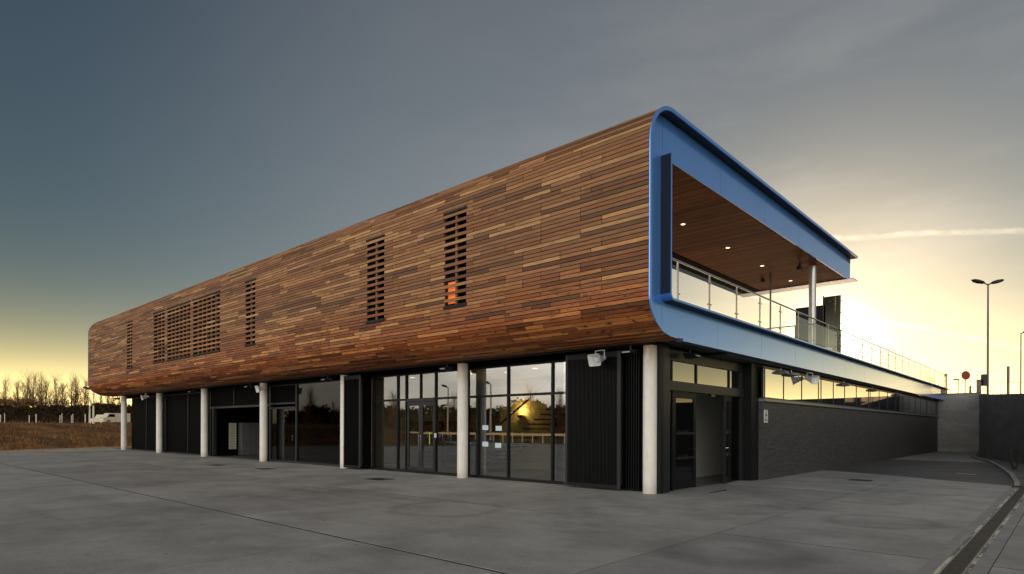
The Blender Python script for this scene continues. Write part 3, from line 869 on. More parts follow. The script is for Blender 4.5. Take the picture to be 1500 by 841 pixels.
# --- side entrance
XS = .10
se = box('side_entrance', 'frame_grey', pav, XS-.08, XS+.10, .55, 5.35, 2.56, 2.80)
box('head', 'frame_grey', se, XS-.06, XS+.06, .55, 5.35, 3.32, 3.60)
for (a, b) in ((.55, .70), (5.2, 5.35)): box('jamb', 'frame_grey', se, XS-.06, XS+.07, a, b, 0, 2.56); box('jamb', 'frame_grey', se, XS-.06, XS+.07, a, b, 2.80, 3.32)
for yy in (.86, 2.25, 4.40): box('mullion', 'frame_dark', se, XS-.04, XS+.04, yy-.03, yy+.03, 2.80, 3.32)
for (a, b) in ((.70, .83), (.89, 2.22), (2.28, 4.37), (4.43, 5.2)): MB().box(XS-.008, XS+.008, a, b, 2.80, 3.32).build('pane', 'glass_transom', se)
for yy in (.92, 4.5): box('mullion', 'frame_dark', se, XS-.04, XS+.04, yy-.035, yy+.035, 0, 2.56)
for (a, b) in ((.70, .885), (4.535, 5.2)): MB().box(XS-.008, XS+.008, a, b, .02, 2.56).build('pane', 'glass_dark', se)
def side_leaf(name, hinge, ang, w, sgn):
    lf = empty('door'); lf.parent = pav; lf.location = (XS, hinge, .02); lf.rotation_euler = (0, 0, ang)
    for (a, b) in ((0, .12), (w-.14, w)): MB().box(-.03, .03, sgn*a, sgn*b, .18, 2.36).build('stile', 'frame_dark', lf)
    for (a, b) in ((0, .18), (2.36, 2.52)): MB().box(-.03, .03, 0, sgn*w, a, b).build('rail', 'frame_dark', lf)
    MB().box(-.006, .006, sgn*.12, sgn*(w-.14), .18, 2.36).build('pane', 'glass_dark', lf)
    for z in (.78, 1.42):
        MB().box(.031, .07, sgn*.1, sgn*(w-.1), z, z+.05).build('push_bar', 'black_plastic', lf)
        for i in range(4): MB().box(.04, .065, sgn*(.22+i*.16), sgn*(.25+i*.16), z+.05, z+.11).build('push_bar_tooth', 'black_plastic', lf)
    MB().tube([(.03, sgn*(w-.07), 1.02), (.09, sgn*(w-.07), 1.02), (.09, sgn*(w-.19), 1.02)], .014, 6).build('handle', 'steel', lf)
side_leaf('a', .96, 0, 1.28, 1)
side_leaf('b', 4.46, R(14), .80, -1)
box('door_closer', 'black_plastic', se, XS+.0, XS+.09, 3.05, 3.3, 2.48, 2.555)
box('lobby_wall', 'pale_plaster', pav, -1.5, -1.4, .8, 8, .005, 3.5)
cb_ = tag(box('wall_cabinet', 'white_enamel', None, -1.395, -1.27, 4.75, 5.15, 1.15, 1.95), 'pale wall cabinet inside the open side entrance', 'cabinet')
sk = tag(box('wall_socket', 'white_enamel', None, -1.398, -1.38, 4.2, 4.35, .42, .5), 'small white socket low on the lobby wall', 'socket')
box('lobby_ceiling', 'plaster', pav, -1.4, XS-.08, .6, 5.9, 3.35, 3.42)
# corner post and pier
box('corner_post', 'frame_grey', pav, -.14, .24, .20, .52, 0, ZB+.01)
box('corner_fin', 'frame_dark', pav, .10, .26, .05, .19, 0, ZB+.01)
box('pier', 'frame_dark', pav, -.1, .42, 5.36, 5.93, 0, ZB+.01)
# --- brick wall and strip windows
bw = box('brick_wall', 'brick_dark', pav, .25, .55, 5.94, 39.2, -.02, 2.44)
box('window_sill', 'galvanised', pav, .28, .63, 5.94, 39.2, 2.445, 2.53)
sw_ = box('strip_window', 'frame_grey', pav, .40, .56, 5.94, 39.2, 2.531, 2.58)
box('head', 'frame_grey', sw_, .40, .56, 5.94, 39.2, 3.47, 3.55)
mull = [5.97, 6.1, 7.80, 9.65, 11.6, 11.92, 13.55, 15.2, 17.1, 17.75-.0, 19.3, 19.62, 21.45, 23.3, 25.3, 27.0, 27.3, 29.05, 30.9, 32.75, 34.65, 34.97, 36.8, 38.6, 39.15]
mull = sorted(set(m for m in mull if m != 17.75))
for m in mull: box('mullion', 'frame_grey', sw_, .50, .557, m-.025, m+.025, 2.58, 3.47)
for i in range(len(mull)-1): MB().box(.532, .545, mull[i]+.025, mull[i+1]-.025, 2.58, 3.47).build('pane', 'glass_strip', sw_)
box('soffit', 'soffit_grey', pav, .0, XP-.04, 3.0, 39.2, 3.60, 3.66)
box('side_block', 'shutter_black', pav, -16, -.6, 14.1, 39, -.02, 4.19)
box('side_ceiling', 'soffit_grey', pav, -.6, .41, 5.94, 39, 3.56, 3.59)
# sign on the brick wall
sg = empty('wall_sign', (.552, 5.94, 1.98)); tag(sg, 'small white notice sign with blue figure on the brick wall', 'sign')
MB().rbox(0, .008, -.16+.25, .16+.25, -.20, .20, .003).build('plate', 'white_enamel', sg)
fh = MB().lathe([(.035, 0), (.035, .002)], (0, 0, 0), 12).build('figure_head', 'navy', sg)
fh.location = (.0085, .25, .145); fh.rotation_euler = (0, math.pi/2, 0)
MB().add([(.0085, .17, .0), (.0085, .33, .0), (.0085, .28, .1), (.0085, .22, .1), (.0105, .17, .0), (.0105, .33, .0), (.0105, .28, .1), (.0105, .22, .1)], [(0,1,2,3),(4,7,6,5),(0,4,5,1),(1,5,6,2),(2,6,7,3),(3,7,4,0)]).build('figure_body', 'navy', sg)
for i in range(3): MB().box(.0085, .010, .13, .37, -.06-i*.045, -.045-i*.045).build('text_line', 'frame_grey', sg)

# --- horn loudspeakers and floodlights on the building
def horn_speaker(loc, rz, label, tilt=-14):
    t = empty('horn_speaker', loc, rz); tag(t, label, 'loudspeaker', 'horn loudspeakers under the soffit')
    h = empty('horn'); h.parent = t; h.rotation_euler = (R(-tilt), 0, 0)
    def ring(w, hh, y, r):
        pts = []
        for (sx, sz) in ((1, 1), (-1, 1), (-1, -1), (1, -1)):
            cx, cz = sx*(w-r), sz*(hh-r); a0 = {(1, 1): 0, (-1, 1): 90, (-1, -1): 180, (1, -1): 270}[(sx, sz)]
            for k in range(5):
                a = R(a0+k*22.5); pts.append((cx+r*math.cos(a), y, cz+r*math.sin(a)))
        return pts
    rings = [ring(.07, .06, .22, .05), ring(.09, .075, .10, .05), ring(.15, .115, -.08, .05), ring(.20, .15, -.16, .05), ring(.205, .155, -.17, .05), ring(.195, .145, -.168, .05), ring(.14, .10, -.07, .045), ring(.08, .06, .06, .05)]
    b = MB(); n = 20
    for r_ in rings: b.v += r_
    for i in range(len(rings)-1):
        for k in range(n): b.f.append((i*n+k, i*n+(k+1) % n, (i+1)*n+(k+1) % n, (i+1)*n+k))
    b.f.append(tuple(range(n))); b.f.append(tuple((len(rings)-1)*n+k for k in range(n)))
    b.build('bell', 'white_enamel', h, True)
    rc = MB().lathe([(.062, 0), (.066, .02), (.055, .05), (.03, .055)], (0, 0, 0), 18).build('reflex_cone', 'white_enamel', h, True)
    rc.rotation_euler = (R(90), 0, 0); rc.location = (0, -.05, 0)
    MB().tube([(-.15, .05, 0), (-.15, .05, .22), (.15, .05, .22), (.15, .05, 0)], .016, 6).build('bracket', 'white_enamel', t)
    return t
horn_speaker((-1.30, -.32, 3.36), R(-8), 'white horn loudspeaker hanging above the black slatted screen')
horn_speaker((-19.4, -.45, 3.33), R(-8), 'white horn loudspeaker above the dark glass bay')
horn_speaker((-34.7, -.40, 3.40), R(-8), 'white horn loudspeaker near the far end of the timber soffit')
horn_speaker((.78, 9.9, 3.36), R(70), 'white horn loudspeaker above the high strip window')
def floodlight(loc, rz, label, mat='black_plastic'):
    t = empty('floodlight', loc, rz); tag(t, label, 'floodlight', 'floodlights under the soffit')
    MB().tube([(0, .05, 0), (0, .05, -.10)], .03, 8).build('stem', mat, t)
    MB().add([(-.16,-.14,-.12),(.16,-.14,-.12),(.16,.16,-.10),(-.16,.16,-.10),(-.19,-.17,-.20),(.19,-.17,-.20),(.13,.12,-.24),(-.13,.12,-.24)], [(0,1,2,3),(4,7,6,5),(0,4,5,1),(1,5,6,2),(2,6,7,3),(3,7,4,0)]).build('housing', mat, t)
    MB().box(-.11, .11, -.178, -.166, -.195, -.165).build('lens', 'glass_dark' if False else 'galvanised', t)
    return t
floodlight((-.42, -.26, 3.64), 0, 'black floodlight on the soffit beside the corner column')
floodlight((-7.15, -.28, 3.64), 0, 'black floodlight on the soffit beside the entrance column')
floodlight((-14.2, -.28, 3.64), 0, 'black floodlight on the soffit above the dark glass bay end')
floodlight((-20.9, -.28, 3.64), 0, 'black floodlight on the soffit by the open bay column')
floodlight((-27.6, -.28, 3.64), 0, 'black floodlight on the soffit left of the open bay')
floodlight((-40.6, -.28, 3.64), 0, 'black floodlight on the soffit beyond the last column')
floodlight((.45, 1.3, 3.62), R(90), 'black floodlight above the side entrance doors')
floodlight((.60, 7.5, 3.60), R(90), 'grey floodlight above the brick wall next to the pier', 'galvanised')
floodlight((.62, 8.4, 3.60), R(60), 'grey floodlight beside the white horn on the strip window', 'galvanised')
floodlight((.62, 15.0, 3.60), R(90), 'grey floodlight midway along the strip window', 'galvanised')
floodlight((.62, 20.0, 3.60), R(90), 'grey floodlight beyond the middle of the strip window', 'galvanised')
floodlight((.62, 25.5, 3.60), R(90), 'grey floodlight toward the end of the strip window', 'galvanised')

# ------------------------------------------------------------------ drain channel and covers
dc = empty('drain_channel', (6.70, 0, 0)); tag(dc, 'long slotted metal drain running through the concrete beside the kerb', 'drain')
MB().box(-.09, .09, -22, 8.4, -.12, -.02).build('trough', 'cast_iron', dc)
for sx in (-1, 1): MB().box(sx*.100-.006, sx*.100+.006, -22, 8.4, -.05, .001).build('edge_angle', 'galvanised', dc)
gbm = MB()
for k in range(10): gbm.box(-.085, .085, k*.05+.004, k*.05+.034, -.018, -.002)
gbm.box(-.092, -.078, 0, .498, -.02, -.001).box(.078, .092, 0, .498, -.02, -.001)
gm = gbm.mesh('grate', 'cast_iron')
for k in range(60):
    o = bpy.data.objects.new('grate', gm); col.objects.link(o); o.parent = dc; o.location = (0, -21.9+k*.502, rng.uniform(-.002, .001))
NB = NT('haunch_concrete')
pp = NB.pos(); f = NB.noise(NB.pos((3, 1, 1)), 1.5, 5, .7); f2 = NB.noise(pp, 9, 4, .7)
c = NB.ramp(f, [(.3, (.20, .20, .195)), (.7, (.30, .30, .29))])
NB.setc(c); NB.rough(.8); NB.bump(f2, .3, .006); MATS['haunch_concrete'] = NB.m
NW = NT('worn_paint')
f = NW.noise(NW.pos((3, .8, 1)), 1.3, 8, .8)
gx = NW.n('ShaderNodeSeparateXYZ'); NW.l(NW.n('ShaderNodeNewGeometry').outputs['Position'], gx.inputs[0])
NW.setc(NW.mix(NW.step(f, .46, .55), (.13, .125, .115), (.60, .56, .47))); NW.rough(.75); MATS['worn_paint'] = NW.m
for (a, b, m_, z) in ((-.30, -.15, 'haunch_concrete', -.001), (-.149, -.108, 'worn_paint', .0), (.108, .149, 'worn_paint', .0), (.15, .30, 'haunch_concrete', -.001)):
    MB().box(a, b, -22, 8.4, -.05, z).build('haunch' if m_[0] == 'h' else 'painted_edge', m_, dc)
def cover(x, y, w, h, rz, label, mat='cast_iron'):
    t = empty('inspection_cover', (x, y, 0), rz); tag(t, label, 'inspection cover', 'inspection covers in the paving')
    MB().box(-w/2-.05, w/2+.05, -h/2-.05, h/2+.05, -.03, .004).build('frame', 'plain_concrete', t)
    MB().rbox(-w/2, w/2, -h/2, h/2, .001, .010, .003).build('lid', mat, t)
    for s in (-1, 1): MB().box(s*w*.3-.02, s*w*.3+.02, -.03, .03, .010, .013).build('lifting_eye', 'rubber', t)
cover(-8.1, -2.16, .75, .6, 0, 'dark inspection cover in front of the double glass doors')
cover(2.78, 8.0, .6, .6, 0, 'dark inspection cover near the dark road edge')
cover(-15.0, -2.4, .7, .5, 0, 'dark inspection cover in front of the dark glass bay')
cover(-18.6, -2.7, .7, .5, 0, 'dark inspection cover beside the open bay column')
tag(MB().rbox(1.0, 1.05, 1.15, 2.1, -.002, .012, .003).build('floor_track', 'cast_iron'), 'thin dark metal strip set in paving by the side entrance', 'metal strip')

# cycle hoop on the footway
hp = []
for k in range(25):
    a = -math.pi/2 + 2*math.pi*k/24
    r = .20*(1-.55*max(0, -math.sin(a))**2)
    hp.append((r*math.cos(a)*1.0, 0, .55+.34*math.sin(a)*(1.55 if math.sin(a) < 0 else .7)))
hoop = empty('cycle_hoop', (6.05, 16.5, .09), R(42)); tag(hoop, 'black teardrop cycle hoop standing on the footway by the wall', 'cycle hoop')
MB().tube(hp, .035, 8).build('loop', 'rubber', hoop, True)
MB().tube([(0, 0, 0), (0, 0, .06)], .07, 8).build('foot', 'rubber', hoop)

# ------------------------------------------------------------------ walls and upper ground to the right
ew = box('end_wall', 'plain_concrete', None, .2, 2.92, 39.45, 39.8, -.05, 4.06); ew.name = 'concrete_wall'
tag(ew, 'grey rendered end wall closing the far end of the road', 'wall')
box('coping', 'dark_concrete', ew, .2, 2.95, 39.42, 39.83, 4.062, 4.12)
rl = [(2.90, 39.6, 4.06), (3.88, 28.5, 3.50), (6.3, 21.2, 3.12), (9.8, 14.5, 2.7), (15.0, 9.5, 2.2), (24, 6, 1.7)]
rw = MB(); n = len(rl)
for (x, y, z) in rl: rw.v += [(x, y, -.05), (x, y, z), (x+.3, y+.15, z), (x+.3, y+.15, -.05)]
for i in range(n-1):
    for k in range(4): rw.f.append((i*4+k, i*4+(k+1) % 4, i*4+4+(k+1) % 4, i*4+4+k))
rw.f += [(0, 1, 2, 3), tuple((n-1)*4+k for k in range(4))]
tag(rw.build('retaining_wall', 'dark_concrete'), 'dark retaining wall beside the footway stepping down to the right', 'wall')
emb = MB()
for (x, y, z) in rl: emb.v += [(x+.2, y+.1, z-.06), (x+120, y+60, 3.6)]
for i in range(n-1): emb.f.append((i*2, i*2+1, i*2+3, i*2+2))
struct(emb.build('embankment', 'dry_grass'))
struct(box('upper_ground', 'dry_grass', None, -60, 160, 39.81, 700, -1, 3.99))
def lamp_post(loc, h, heads, rz, label, mat='galvanised', group=None, r=.075):
    t = empty('lamp_post', loc, rz); tag(t, label, 'lamp post', group)
    MB().lathe([(.12, 0), (.12, .25), (r*1.15, .3), (r, h*.5), (r*.7, h)], n=12).build('pole', mat, t, True)
    for s in heads:
        hd = MB().tube([(0, 0, h-.1), (s*.25, 0, h+.03), (s*.42, 0, h+.08)], [.05, .045, .04], 8).build('arm', mat, t, True)
        b = MB().lathe([(.02, -.5), (.16, -.3), (.19, 0), (.14, .3), (.03, .42)], (0, 0, 0), 10).build('lantern', 'black_plastic', hd, True)
        b.rotation_euler = (0, R(90+s*-14), 0); b.location = (s*.72, 0, h+.17); b.scale = (.75, 1.35, 1.15)
    return t
lp = lamp_post((2.75, 46.7, 3.95), 8.9, (-1, 1), R(40), 'tall twin headed lamp post above the end wall', 'steel_dark')
MB().box(-.42, -.1, -.15, .15, 1.0, 1.9).build('control_box', 'black_plastic', lp)
lamp_post((2.92, 83.3, 3.95), 9.3, (1,), R(40), 'single headed lamp post further back beyond the retaining wall', 'steel_dark')
def px_dir(px, py):
    x, y = px-750, py-626.4; a = .0035
    u, v = (x*math.cos(a)+y*math.sin(a))/909.5, -(-x*math.sin(a)+y*math.cos(a))/909.5
    f, r_ = Vector((-.6712, .7413, 0)), Vector((.7413, .6712, 0))
    return f + r_*u + Vector((0, 0, 1))*v
def p3(px, py, D): return CAM + px_dir(px, py)*D
q = p3(1414, 560, 50)
rs = empty('round_sign', (q.x, q.y, 3.98), R(42)); tag(rs, 'round dark red sign on a post above the end wall', 'sign')
MB().lathe([(.035, 0), (.035, 1.75)], n=8).build('post', 'steel_dark', rs)
dsc = MB().lathe([(.36, 0), (.36, .02)], n=24).build('disc', 'red_sign', rs); dsc.rotation_euler = (R(90), 0, 0); dsc.location = (0, -.05, 1.95)
def post_at(px, ytop, D, r, name, label, cat, mat='steel_dark'):
    q = p3(px, ytop, D)
    o = MB().lathe([(r, 0), (r, q.z-3.98), (r*.6, q.z-3.95)], n=10).build(name, mat); o.location = (q.x, q.y, 3.98); tag(o, label, cat); return o
post_at(1477, 537, 50, .10, 'timber_post', 'plain dark upright post above the retaining wall', 'post')
post_at(1421.5, 566, 48, .08, 'short_post', 'short dark post beside the round red sign', 'post')
q = p3(1434, 556, 48)
o = box('gate_pier', 'steel_dark', None, q.x-.14, q.x+.14, q.y-.2, q.y+.2, 3.98, q.z); tag(o, 'squat dark gate pier where end wall meets retaining wall', 'pier')
q = p3(1404, 556, 52); t = empty('bollard_light', (q.x, q.y, 3.98)); tag(t, 'slim low light with flat head behind the end wall', 'light')
MB().lathe([(.03, 0), (.03, q.z-3.98)], n=8).build('stem', 'steel_dark', t); MB().rbox(-.35, .05, -.1, .1, q.z-4.0, q.z-3.9, .02).build('head', 'steel_dark', t)
post_at(1385.5, 548, 46, .10, 'walkway_post', 'thick post at the end of the walkway railing', 'post')
fn = empty('mesh_fence'); tag(fn, 'thin wire mesh fence along the top of the end wall', 'fence')
fa = [p3(1392, 558, 47), p3(1432, 556, 48), p3(1477, 559, 49), p3(1540, 559, 50)]
for i in range(len(fa)-1):
    a, b = fa[i], fa[i+1]; a.z, b.z = 5.35, 5.25
    MB().tube([a, b], .012, 5).build('top_rail', 'galvanised', fn)
    for zz in (.35, .7, 1.05): MB().tube([(a.x, a.y, a.z-zz), (b.x, b.y, b.z-zz)], .004, 4).build('wire', 'galvanised', fn)
    for k in range(4):
        m_ = a.lerp(b, k/4); MB().tube([(m_.x, m_.y, 3.98), (m_.x, m_.y, m_.z)], .016, 5).build('post', 'galvanised', fn)

# ------------------------------------------------------------------ grass bank and trees on the left
bdir = Vector((-3.8, 7.26, 0)).normalized(); bnor = Vector((-bdir.y, bdir.x, 0))
if bnor.x > 0: bnor = -bnor
B0 = Vector((-42.6, -3.2, 0))
bm_ = MB(); NU, NV = 84, 26
def bank_h(u, v):
    t = max(0, min(1, v/13, )); t = min(t, max(0, (u+24)/9)); base = (t*t*(3-2*t))*1.9
    return base - .05 + (.16*noise.noise(Vector((u*.35, v*.5, 0))) + .10*noise.noise(Vector((u*1.1, v*1.3, 4))))*min(1, v/1.5)*(1 if v < 14 else .3)
for i in range(NU+1):
    for j in range(NV+1):
        u = -24+i*1.0; v = j*.75 if j < 20 else 15+(j-20)*(j-20)*6
        q = B0+bdir*u+bnor*v; bm_.v.append((q.x, q.y, bank_h(u, v)))
for i in range(NU):
    for j in range(NV):
        a = i*(NV+1)+j; bm_.f.append((a, a+NV+1, a+NV+2, a+1))
struct(bm_.build('grass_bank', 'dry_grass', None, True))
tg = MB(); grng = random.Random(5)
for _ in range(16000):
    u = grng.uniform(-22, 30); v = abs(grng.gauss(0, 1))*6+.2
    if v > 15.5: continue
    q = B0+bdir*u+bnor*v; z = bank_h(u, v)-.02
    if noise.noise(Vector((u*.5, v*.6, 9))) < -.12: continue
    h = grng.uniform(.10, .34); a = grng.uniform(0, math.pi); dx, dy = math.cos(a)*.035, math.sin(a)*.035; lx, ly = grng.uniform(-.14, .14), grng.uniform(-.14, .14)
    tg.add([(q.x-dx, q.y-dy, z), (q.x+dx, q.y+dy, z), (q.x+lx, q.y+ly, z+h)], [(0, 1, 2)])
m = bpy.data.meshes.new('grass_tufts'); m.from_pydata(tg.v, [], tg.f); m.materials.append(MATS['grass_blade'])
o = bpy.data.objects.new('grass_tufts', m); col.objects.link(o); tag(o, 'dry winter grass growing on the bank', 'grass', None, 'stuff')
ek = struct(MB().add([tuple(B0+bdir*-24+bnor*-.35+Vector((0,0,-.03))), tuple(B0+bdir*60+bnor*-.35+Vector((0,0,-.03))), tuple(B0+bdir*60+bnor*.15+Vector((0,0,-.03))), tuple(B0+bdir*-24+bnor*.15+Vector((0,0,-.03))),
      tuple(B0+bdir*-24+bnor*-.35+Vector((0,0,.09))), tuple(B0+bdir*60+bnor*-.35+Vector((0,0,.09))), tuple(B0+bdir*60+bnor*.15+Vector((0,0,.09))), tuple(B0+bdir*-24+bnor*.15+Vector((0,0,.09)))],
      [(0,3,2,1),(4,5,6,7),(0,1,5,4),(1,2,6,5),(2,3,7,6),(3,0,4,7)]).build('bank_edging', 'haunch_concrete'))

def tree_mesh(seed, H, spread, nl):
    r = random.Random(seed); tr, cr_ = MB(), MB()
    p = Vector((0, 0, 0)); pts, rad = [p.copy()], [.16]
    for i in range(1, 9):
        p = Vector((p.x+r.uniform(-.08, .08), p.y+r.uniform(-.08, .08), H*i/8)); pts.append(p.copy()); rad.append(.16*(1-i/8.6))
    tr.tube(pts, rad, 6)
    def twig(b, p, d, L, rr, lev):
        q = p; ps = [p]
        n = 3
        for i in range(n):
            d = (d + Vector((r.uniform(-.22, .22), r.uniform(-.22, .22), r.uniform(-.03, .25)))).normalized(); q = q + d*L/n; ps.append(q)
        b.tube(ps, [rr*(1-.75*i/n) for i in range(n+1)], 3, False)
        if lev > 0:
            for i in range(1, n+1):
                for _ in range(3 if lev > 1 else 2):
                    dd = (d + Vector((r.uniform(-1, 1), r.uniform(-1, 1), r.uniform(-.1, .7)))*.75).normalized()
                    twig(cr_, ps[i], dd, L*r.uniform(.35, .55), rr*.5, lev-1)
    for i in range(nl):
        t = .16+.8*(i/nl)
        k = int(t*8); f = t*8-k; b0 = pts[k].lerp(pts[min(8, k+1)], f)
        a = r.uniform(0, 2*math.pi); d = Vector((math.cos(a)*spread, math.sin(a)*spread, 1.0)).normalized()
        twig(tr, b0, d, H*(.34-.20*t)*r.uniform(.8, 1.25), .05*(1.15-t), 2)
    def mk(mb, nm, mat):
        m = bpy.data.meshes.new(nm); m.from_pydata(mb.v, [], mb.f); m.materials.append(MATS[mat]); return m
    return mk(tr, 'trunk', 'bark'), mk(cr_, 'crown', 'twig')
TM = [tree_mesh(1, 8.6, .45, 34), tree_mesh(2, 9.2, .38, 36), tree_mesh(3, 7.4, .6, 30), tree_mesh(4, 9.8, .33, 38)]
def tree(loc, k, s, rz, label, group):
    t = empty('bare_tree', loc, rz); t.scale = (s, s, s); tag(t, label, 'tree', group)
    for nm, me in zip(('trunk', 'crown'), TM[k]):
        o = bpy.data.objects.new(nm, me); col.objects.link(o); o.parent = t
trng = random.Random(11)
tpx = [-14, 8, 26, 40, 49, 60, 68, 83, 92, 105, 112, 125, 137, 148, 158, 166, 176]
ttop = [552, 555, 558, 551, 549, 552, 556, 553, 560, 556, 553, 556, 575, 572, 570, 574, 570]
for i, (px_, ty) in enumerate(zip(tpx, ttop)):
    D = 141+trng.uniform(-7, 8); q = p3(px_, ty, D); k = trng.randrange(4); H = (8.6, 9.2, 7.4, 9.8)[k]
    tree((q.x, q.y, 1.75), k, max(.4, (q.z-1.75)/(H*1.04)), trng.uniform(0, 6.28), 'bare winter tree in the row behind the dark hedge on the bank', 'bare trees behind the bank')
def hedge(name, a, b, h, w, seed, mat, label, cat='hedge', n=9000, z0=1.7, leaf=.32):
    r = random.Random(seed); mb = MB(); a, b = Vector(a), Vector(b); L = (b-a).length; d_ = (b-a)/L; nn = Vector((-d_.y, d_.x, 0))
    for _ in range(n):
        u = r.uniform(0, L); hh = h*(.86+.28*noise.noise(Vector((u*.12, seed, 0)))+.10*noise.noise(Vector((u*.6, seed, 3))))
        z = hh*(1-r.random()**1.6) if r.random() < .8 else hh*r.uniform(.85, 1.08)
        q = a+d_*u+nn*r.uniform(-w, w); ax = Vector((r.uniform(-1, 1), r.uniform(-1, 1), r.uniform(-1, 1))).normalized(); bx = ax.orthogonal().normalized(); s = leaf*r.uniform(.5, 1.2)
        c = Vector((q.x, q.y, z0+z)); mb.add([c+ax*s, c+bx*s*.6, c-ax*s, c-bx*s*.6], [(0, 1, 2, 3)])
    if cat == 'hedge':      # dense inner mass of the hedge
        K = 60
        for k in range(K):
            p_, q_ = a+d_*(L*k/K), a+d_*(L*(k+1)/K)
            h_ = h*(.70+.24*noise.noise(Vector((L*k/K*.12, seed, 0))))
            mb.add([p_-nn*w*.7+Vector((0,0,z0)), q_-nn*w*.7+Vector((0,0,z0)), q_+nn*w*.7+Vector((0,0,z0)), p_+nn*w*.7+Vector((0,0,z0)), p_-nn*w*.4+Vector((0,0,z0+h_)), q_-nn*w*.4+Vector((0,0,z0+h_)), q_+nn*w*.4+Vector((0,0,z0+h_)), p_+nn*w*.4+Vector((0,0,z0+h_))], [(0,3,2,1),(4,5,6,7),(0,1,5,4),(1,2,6,5),(2,3,7,6),(3,0,4,7)])
    m = bpy.data.meshes.new(name); m.from_pydata(mb.v, [], mb.f); m.materials.append(MATS[mat]); o = bpy.data.objects.new(name, m); col.objects.link(o); tag(o, label, cat); return o
ha, hb = p3(-60, 600, 127), p3(260, 600, 131)
hedge('hedge', (ha.x, ha.y, 0), (hb.x, hb.y, 0), 4.4, 1.3, 3, 'hedge_leaf', 'long dark hedge along the top of the grass bank', n=42000, leaf=.2)
ha, hb = p3(2, 600, 137), p3(50, 600, 136)
hedge('scrub', (ha.x, ha.y, 0), (hb.x, hb.y, 0), 6.4, 2.2, 8, 'scrub', 'rust brown scrub thicket rising above the hedge', 'scrub', n=4500, leaf=.2)
ha, hb = p3(60, 600, 143), p3(200, 600, 141)
hedge('scrub', (ha.x, ha.y, 0), (hb.x, hb.y, 0), 5.6, 2.2, 12, 'scrub', 'low brown scrub between the bare tree trunks', 'scrub', n=4200, leaf=.17)
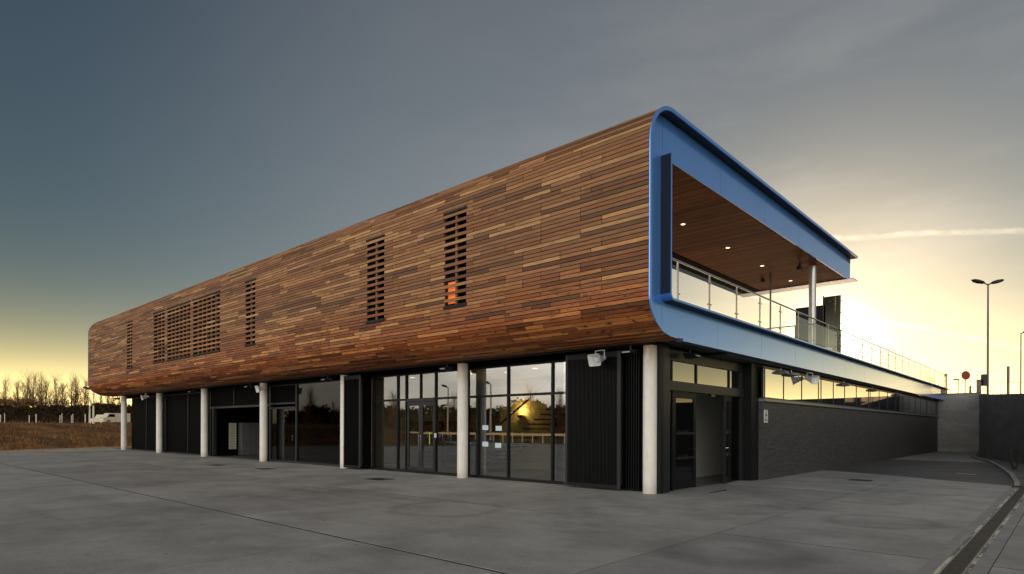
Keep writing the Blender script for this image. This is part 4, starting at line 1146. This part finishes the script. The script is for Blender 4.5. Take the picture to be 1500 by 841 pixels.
# posts, lamp and vehicles on top of the bank
for px_, ty, r in ((1, 608, .04), (7, 606, .035), (43, 609, .04), (53, 607, .05), (88, 609, .035), (91, 606, .035), (105, 609, .035), (107, 607, .035), (125, 607, .05)):
    q = p3(px_, ty, 70); o = MB().lathe([(r, 0), (r, q.z-1.75), (r*.5, q.z-1.70)], n=8).build('marker_post', 'white_post'); o.location = (q.x, q.y, 1.75)
    tag(o, 'short white marker post standing on top of the grass bank', 'post', 'white posts on the bank')
q = p3(137, 571, 72); lamp_post((q.x, q.y, 1.75), q.z-1.75, (-1,), R(40), 'white lamp post on the bank beside the timber end', 'white_post')
q = p3(131.5, 594, 72); lamp_post((q.x, q.y, 1.75), q.z-1.75, (1,), R(40), 'short white lamp post beside a taller one on the bank', 'white_post')
def car(loc, rz, label, body_len, hgt, mat, van=False):
    t = empty('parked_van' if van else 'parked_car', loc, rz); tag(t, label, 'van' if van else 'car')
    L = body_len/2
    pr = [(-L, .3), (-L, .75), (-L+.15, .95), (-L*.45, 1.02), (-L*.2, hgt), (L*.5, hgt), (L*.85, 1.0), (L, .9), (L, .3)] if not van else [(-L, .3), (-L, .95), (-L+.5, 1.15), (-L+1.0, hgt-.05), (-L+1.2, hgt), (L-.05, hgt), (L, hgt-.1), (L, .3)]
    b = MB(); n = len(pr); b.v = [(x, -.85, z) for x, z in pr] + [(x, .85, z) for x, z in pr]; b.f = [tuple(range(n)), tuple(reversed(range(n, 2*n)))] + [(i, (i+1) % n, n+(i+1) % n, n+i) for i in range(n)]
    b.build('body', mat, t)
    for s in (-1, 1):
        w_ = [(-L*.38, 1.05), (-L*.2, hgt-.08), (L*.45, hgt-.08), (L*.68, 1.05)] if not van else [(-L+.62, 1.2), (-L+1.05, hgt-.2), (-L+1.9, hgt-.2), (-L+1.9, 1.2)]
        MB().add([(x, s*.853, z) for x, z in w_] + [(x, s*.862, z) for x, z in w_], [(0,1,2,3),(7,6,5,4),(0,4,5,1),(1,5,6,2),(2,6,7,3),(3,7,4,0)]).build('side_window', 'glass_dark', t)
        for wx in (-L*.62, L*.62):
            w = MB().lathe([(.32, -.09), (.34, -.05), (.34, .05), (.32, .09)], n=16).build('wheel', 'rubber', t); w.rotation_euler = (R(90), 0, 0); w.location = (wx, s*.78, .34)
            h = MB().lathe([(.2, 0), (.2, .02)], n=12).build('rim', 'galvanised', w)
            h.location = (0, 0, .09*-s)
q = p3(150, 616, 116); car((q.x, q.y, 2.05), R(42+80), 'pale cream car parked on the bank next to a van', 3.9, 1.7, 'car_cream')
q = p3(168, 616, 112); car((q.x, q.y, 2.05), R(42+60), 'pale cream van parked on the bank behind the end column', 4.6, 1.9, 'car_cream', True)

# ------------------------------------------------------------------ what the entrance glass mirrors: far side of the forecourt
gr = empty('guard_rail'); tag(gr, 'white guard rail along the far side of the forecourt', 'rail')
MB().box(-100, -24, -38.3, -38.24, .72, .98).build('rail', 'white_post', gr)
rm = MB().box(-.06, .06, -.05, .05, -.15, 1.05).mesh('post', 'white_post')
for i in range(51):
    o = bpy.data.objects.new('post', rm); col.objects.link(o); o.parent = gr; o.location = (-100+i*1.5, -38.42, 0)
for (x, y) in ((-46, -41), (-55, -42)): lamp_post((x, y, 0), 7, (1,), R(90), 'white lamp post behind the guard rail across the forecourt', 'white_post', 'lamp posts across the forecourt', r=.12)
hedge('hedge', (-150, -70, 0), (-10, -82, 0), 6.5, 3, 17, 'hedge_leaf', 'tall dark hedge far across the forecourt behind the guard rail', n=14000, z0=-.1, leaf=.5)
for i in range(14):
    tree((-140+i*9.5+trng.uniform(-2, 2), -66+trng.uniform(-4, 4), -.1), trng.randrange(4), trng.uniform(.8, 1.15), trng.uniform(0, 6.28), 'bare tree in the row across the forecourt behind the guard rail', 'bare trees across the forecourt')
# distant hills
hb_ = MB(); nh = 160
for i in range(nh+1):
    a = R(-70+i*240/nh)
    for (r_, hf) in ((1500, 0), (1700, 1), (2200, .8), (2600, 0)):
        h = (38+26*noise.noise(Vector((i*.09, 2.3, 0)))+10*noise.noise(Vector((i*.3, 5, 0))))*hf
        hb_.v.append((math.sin(a)*r_, math.cos(a)*r_, h-2 if hf else -8))
for i in range(nh):
    for j in range(3):
        q = i*4+j; hb_.f.append((q, q+4, q+5, q+1))
struct(hb_.build('hills', 'hill_green', None, True))
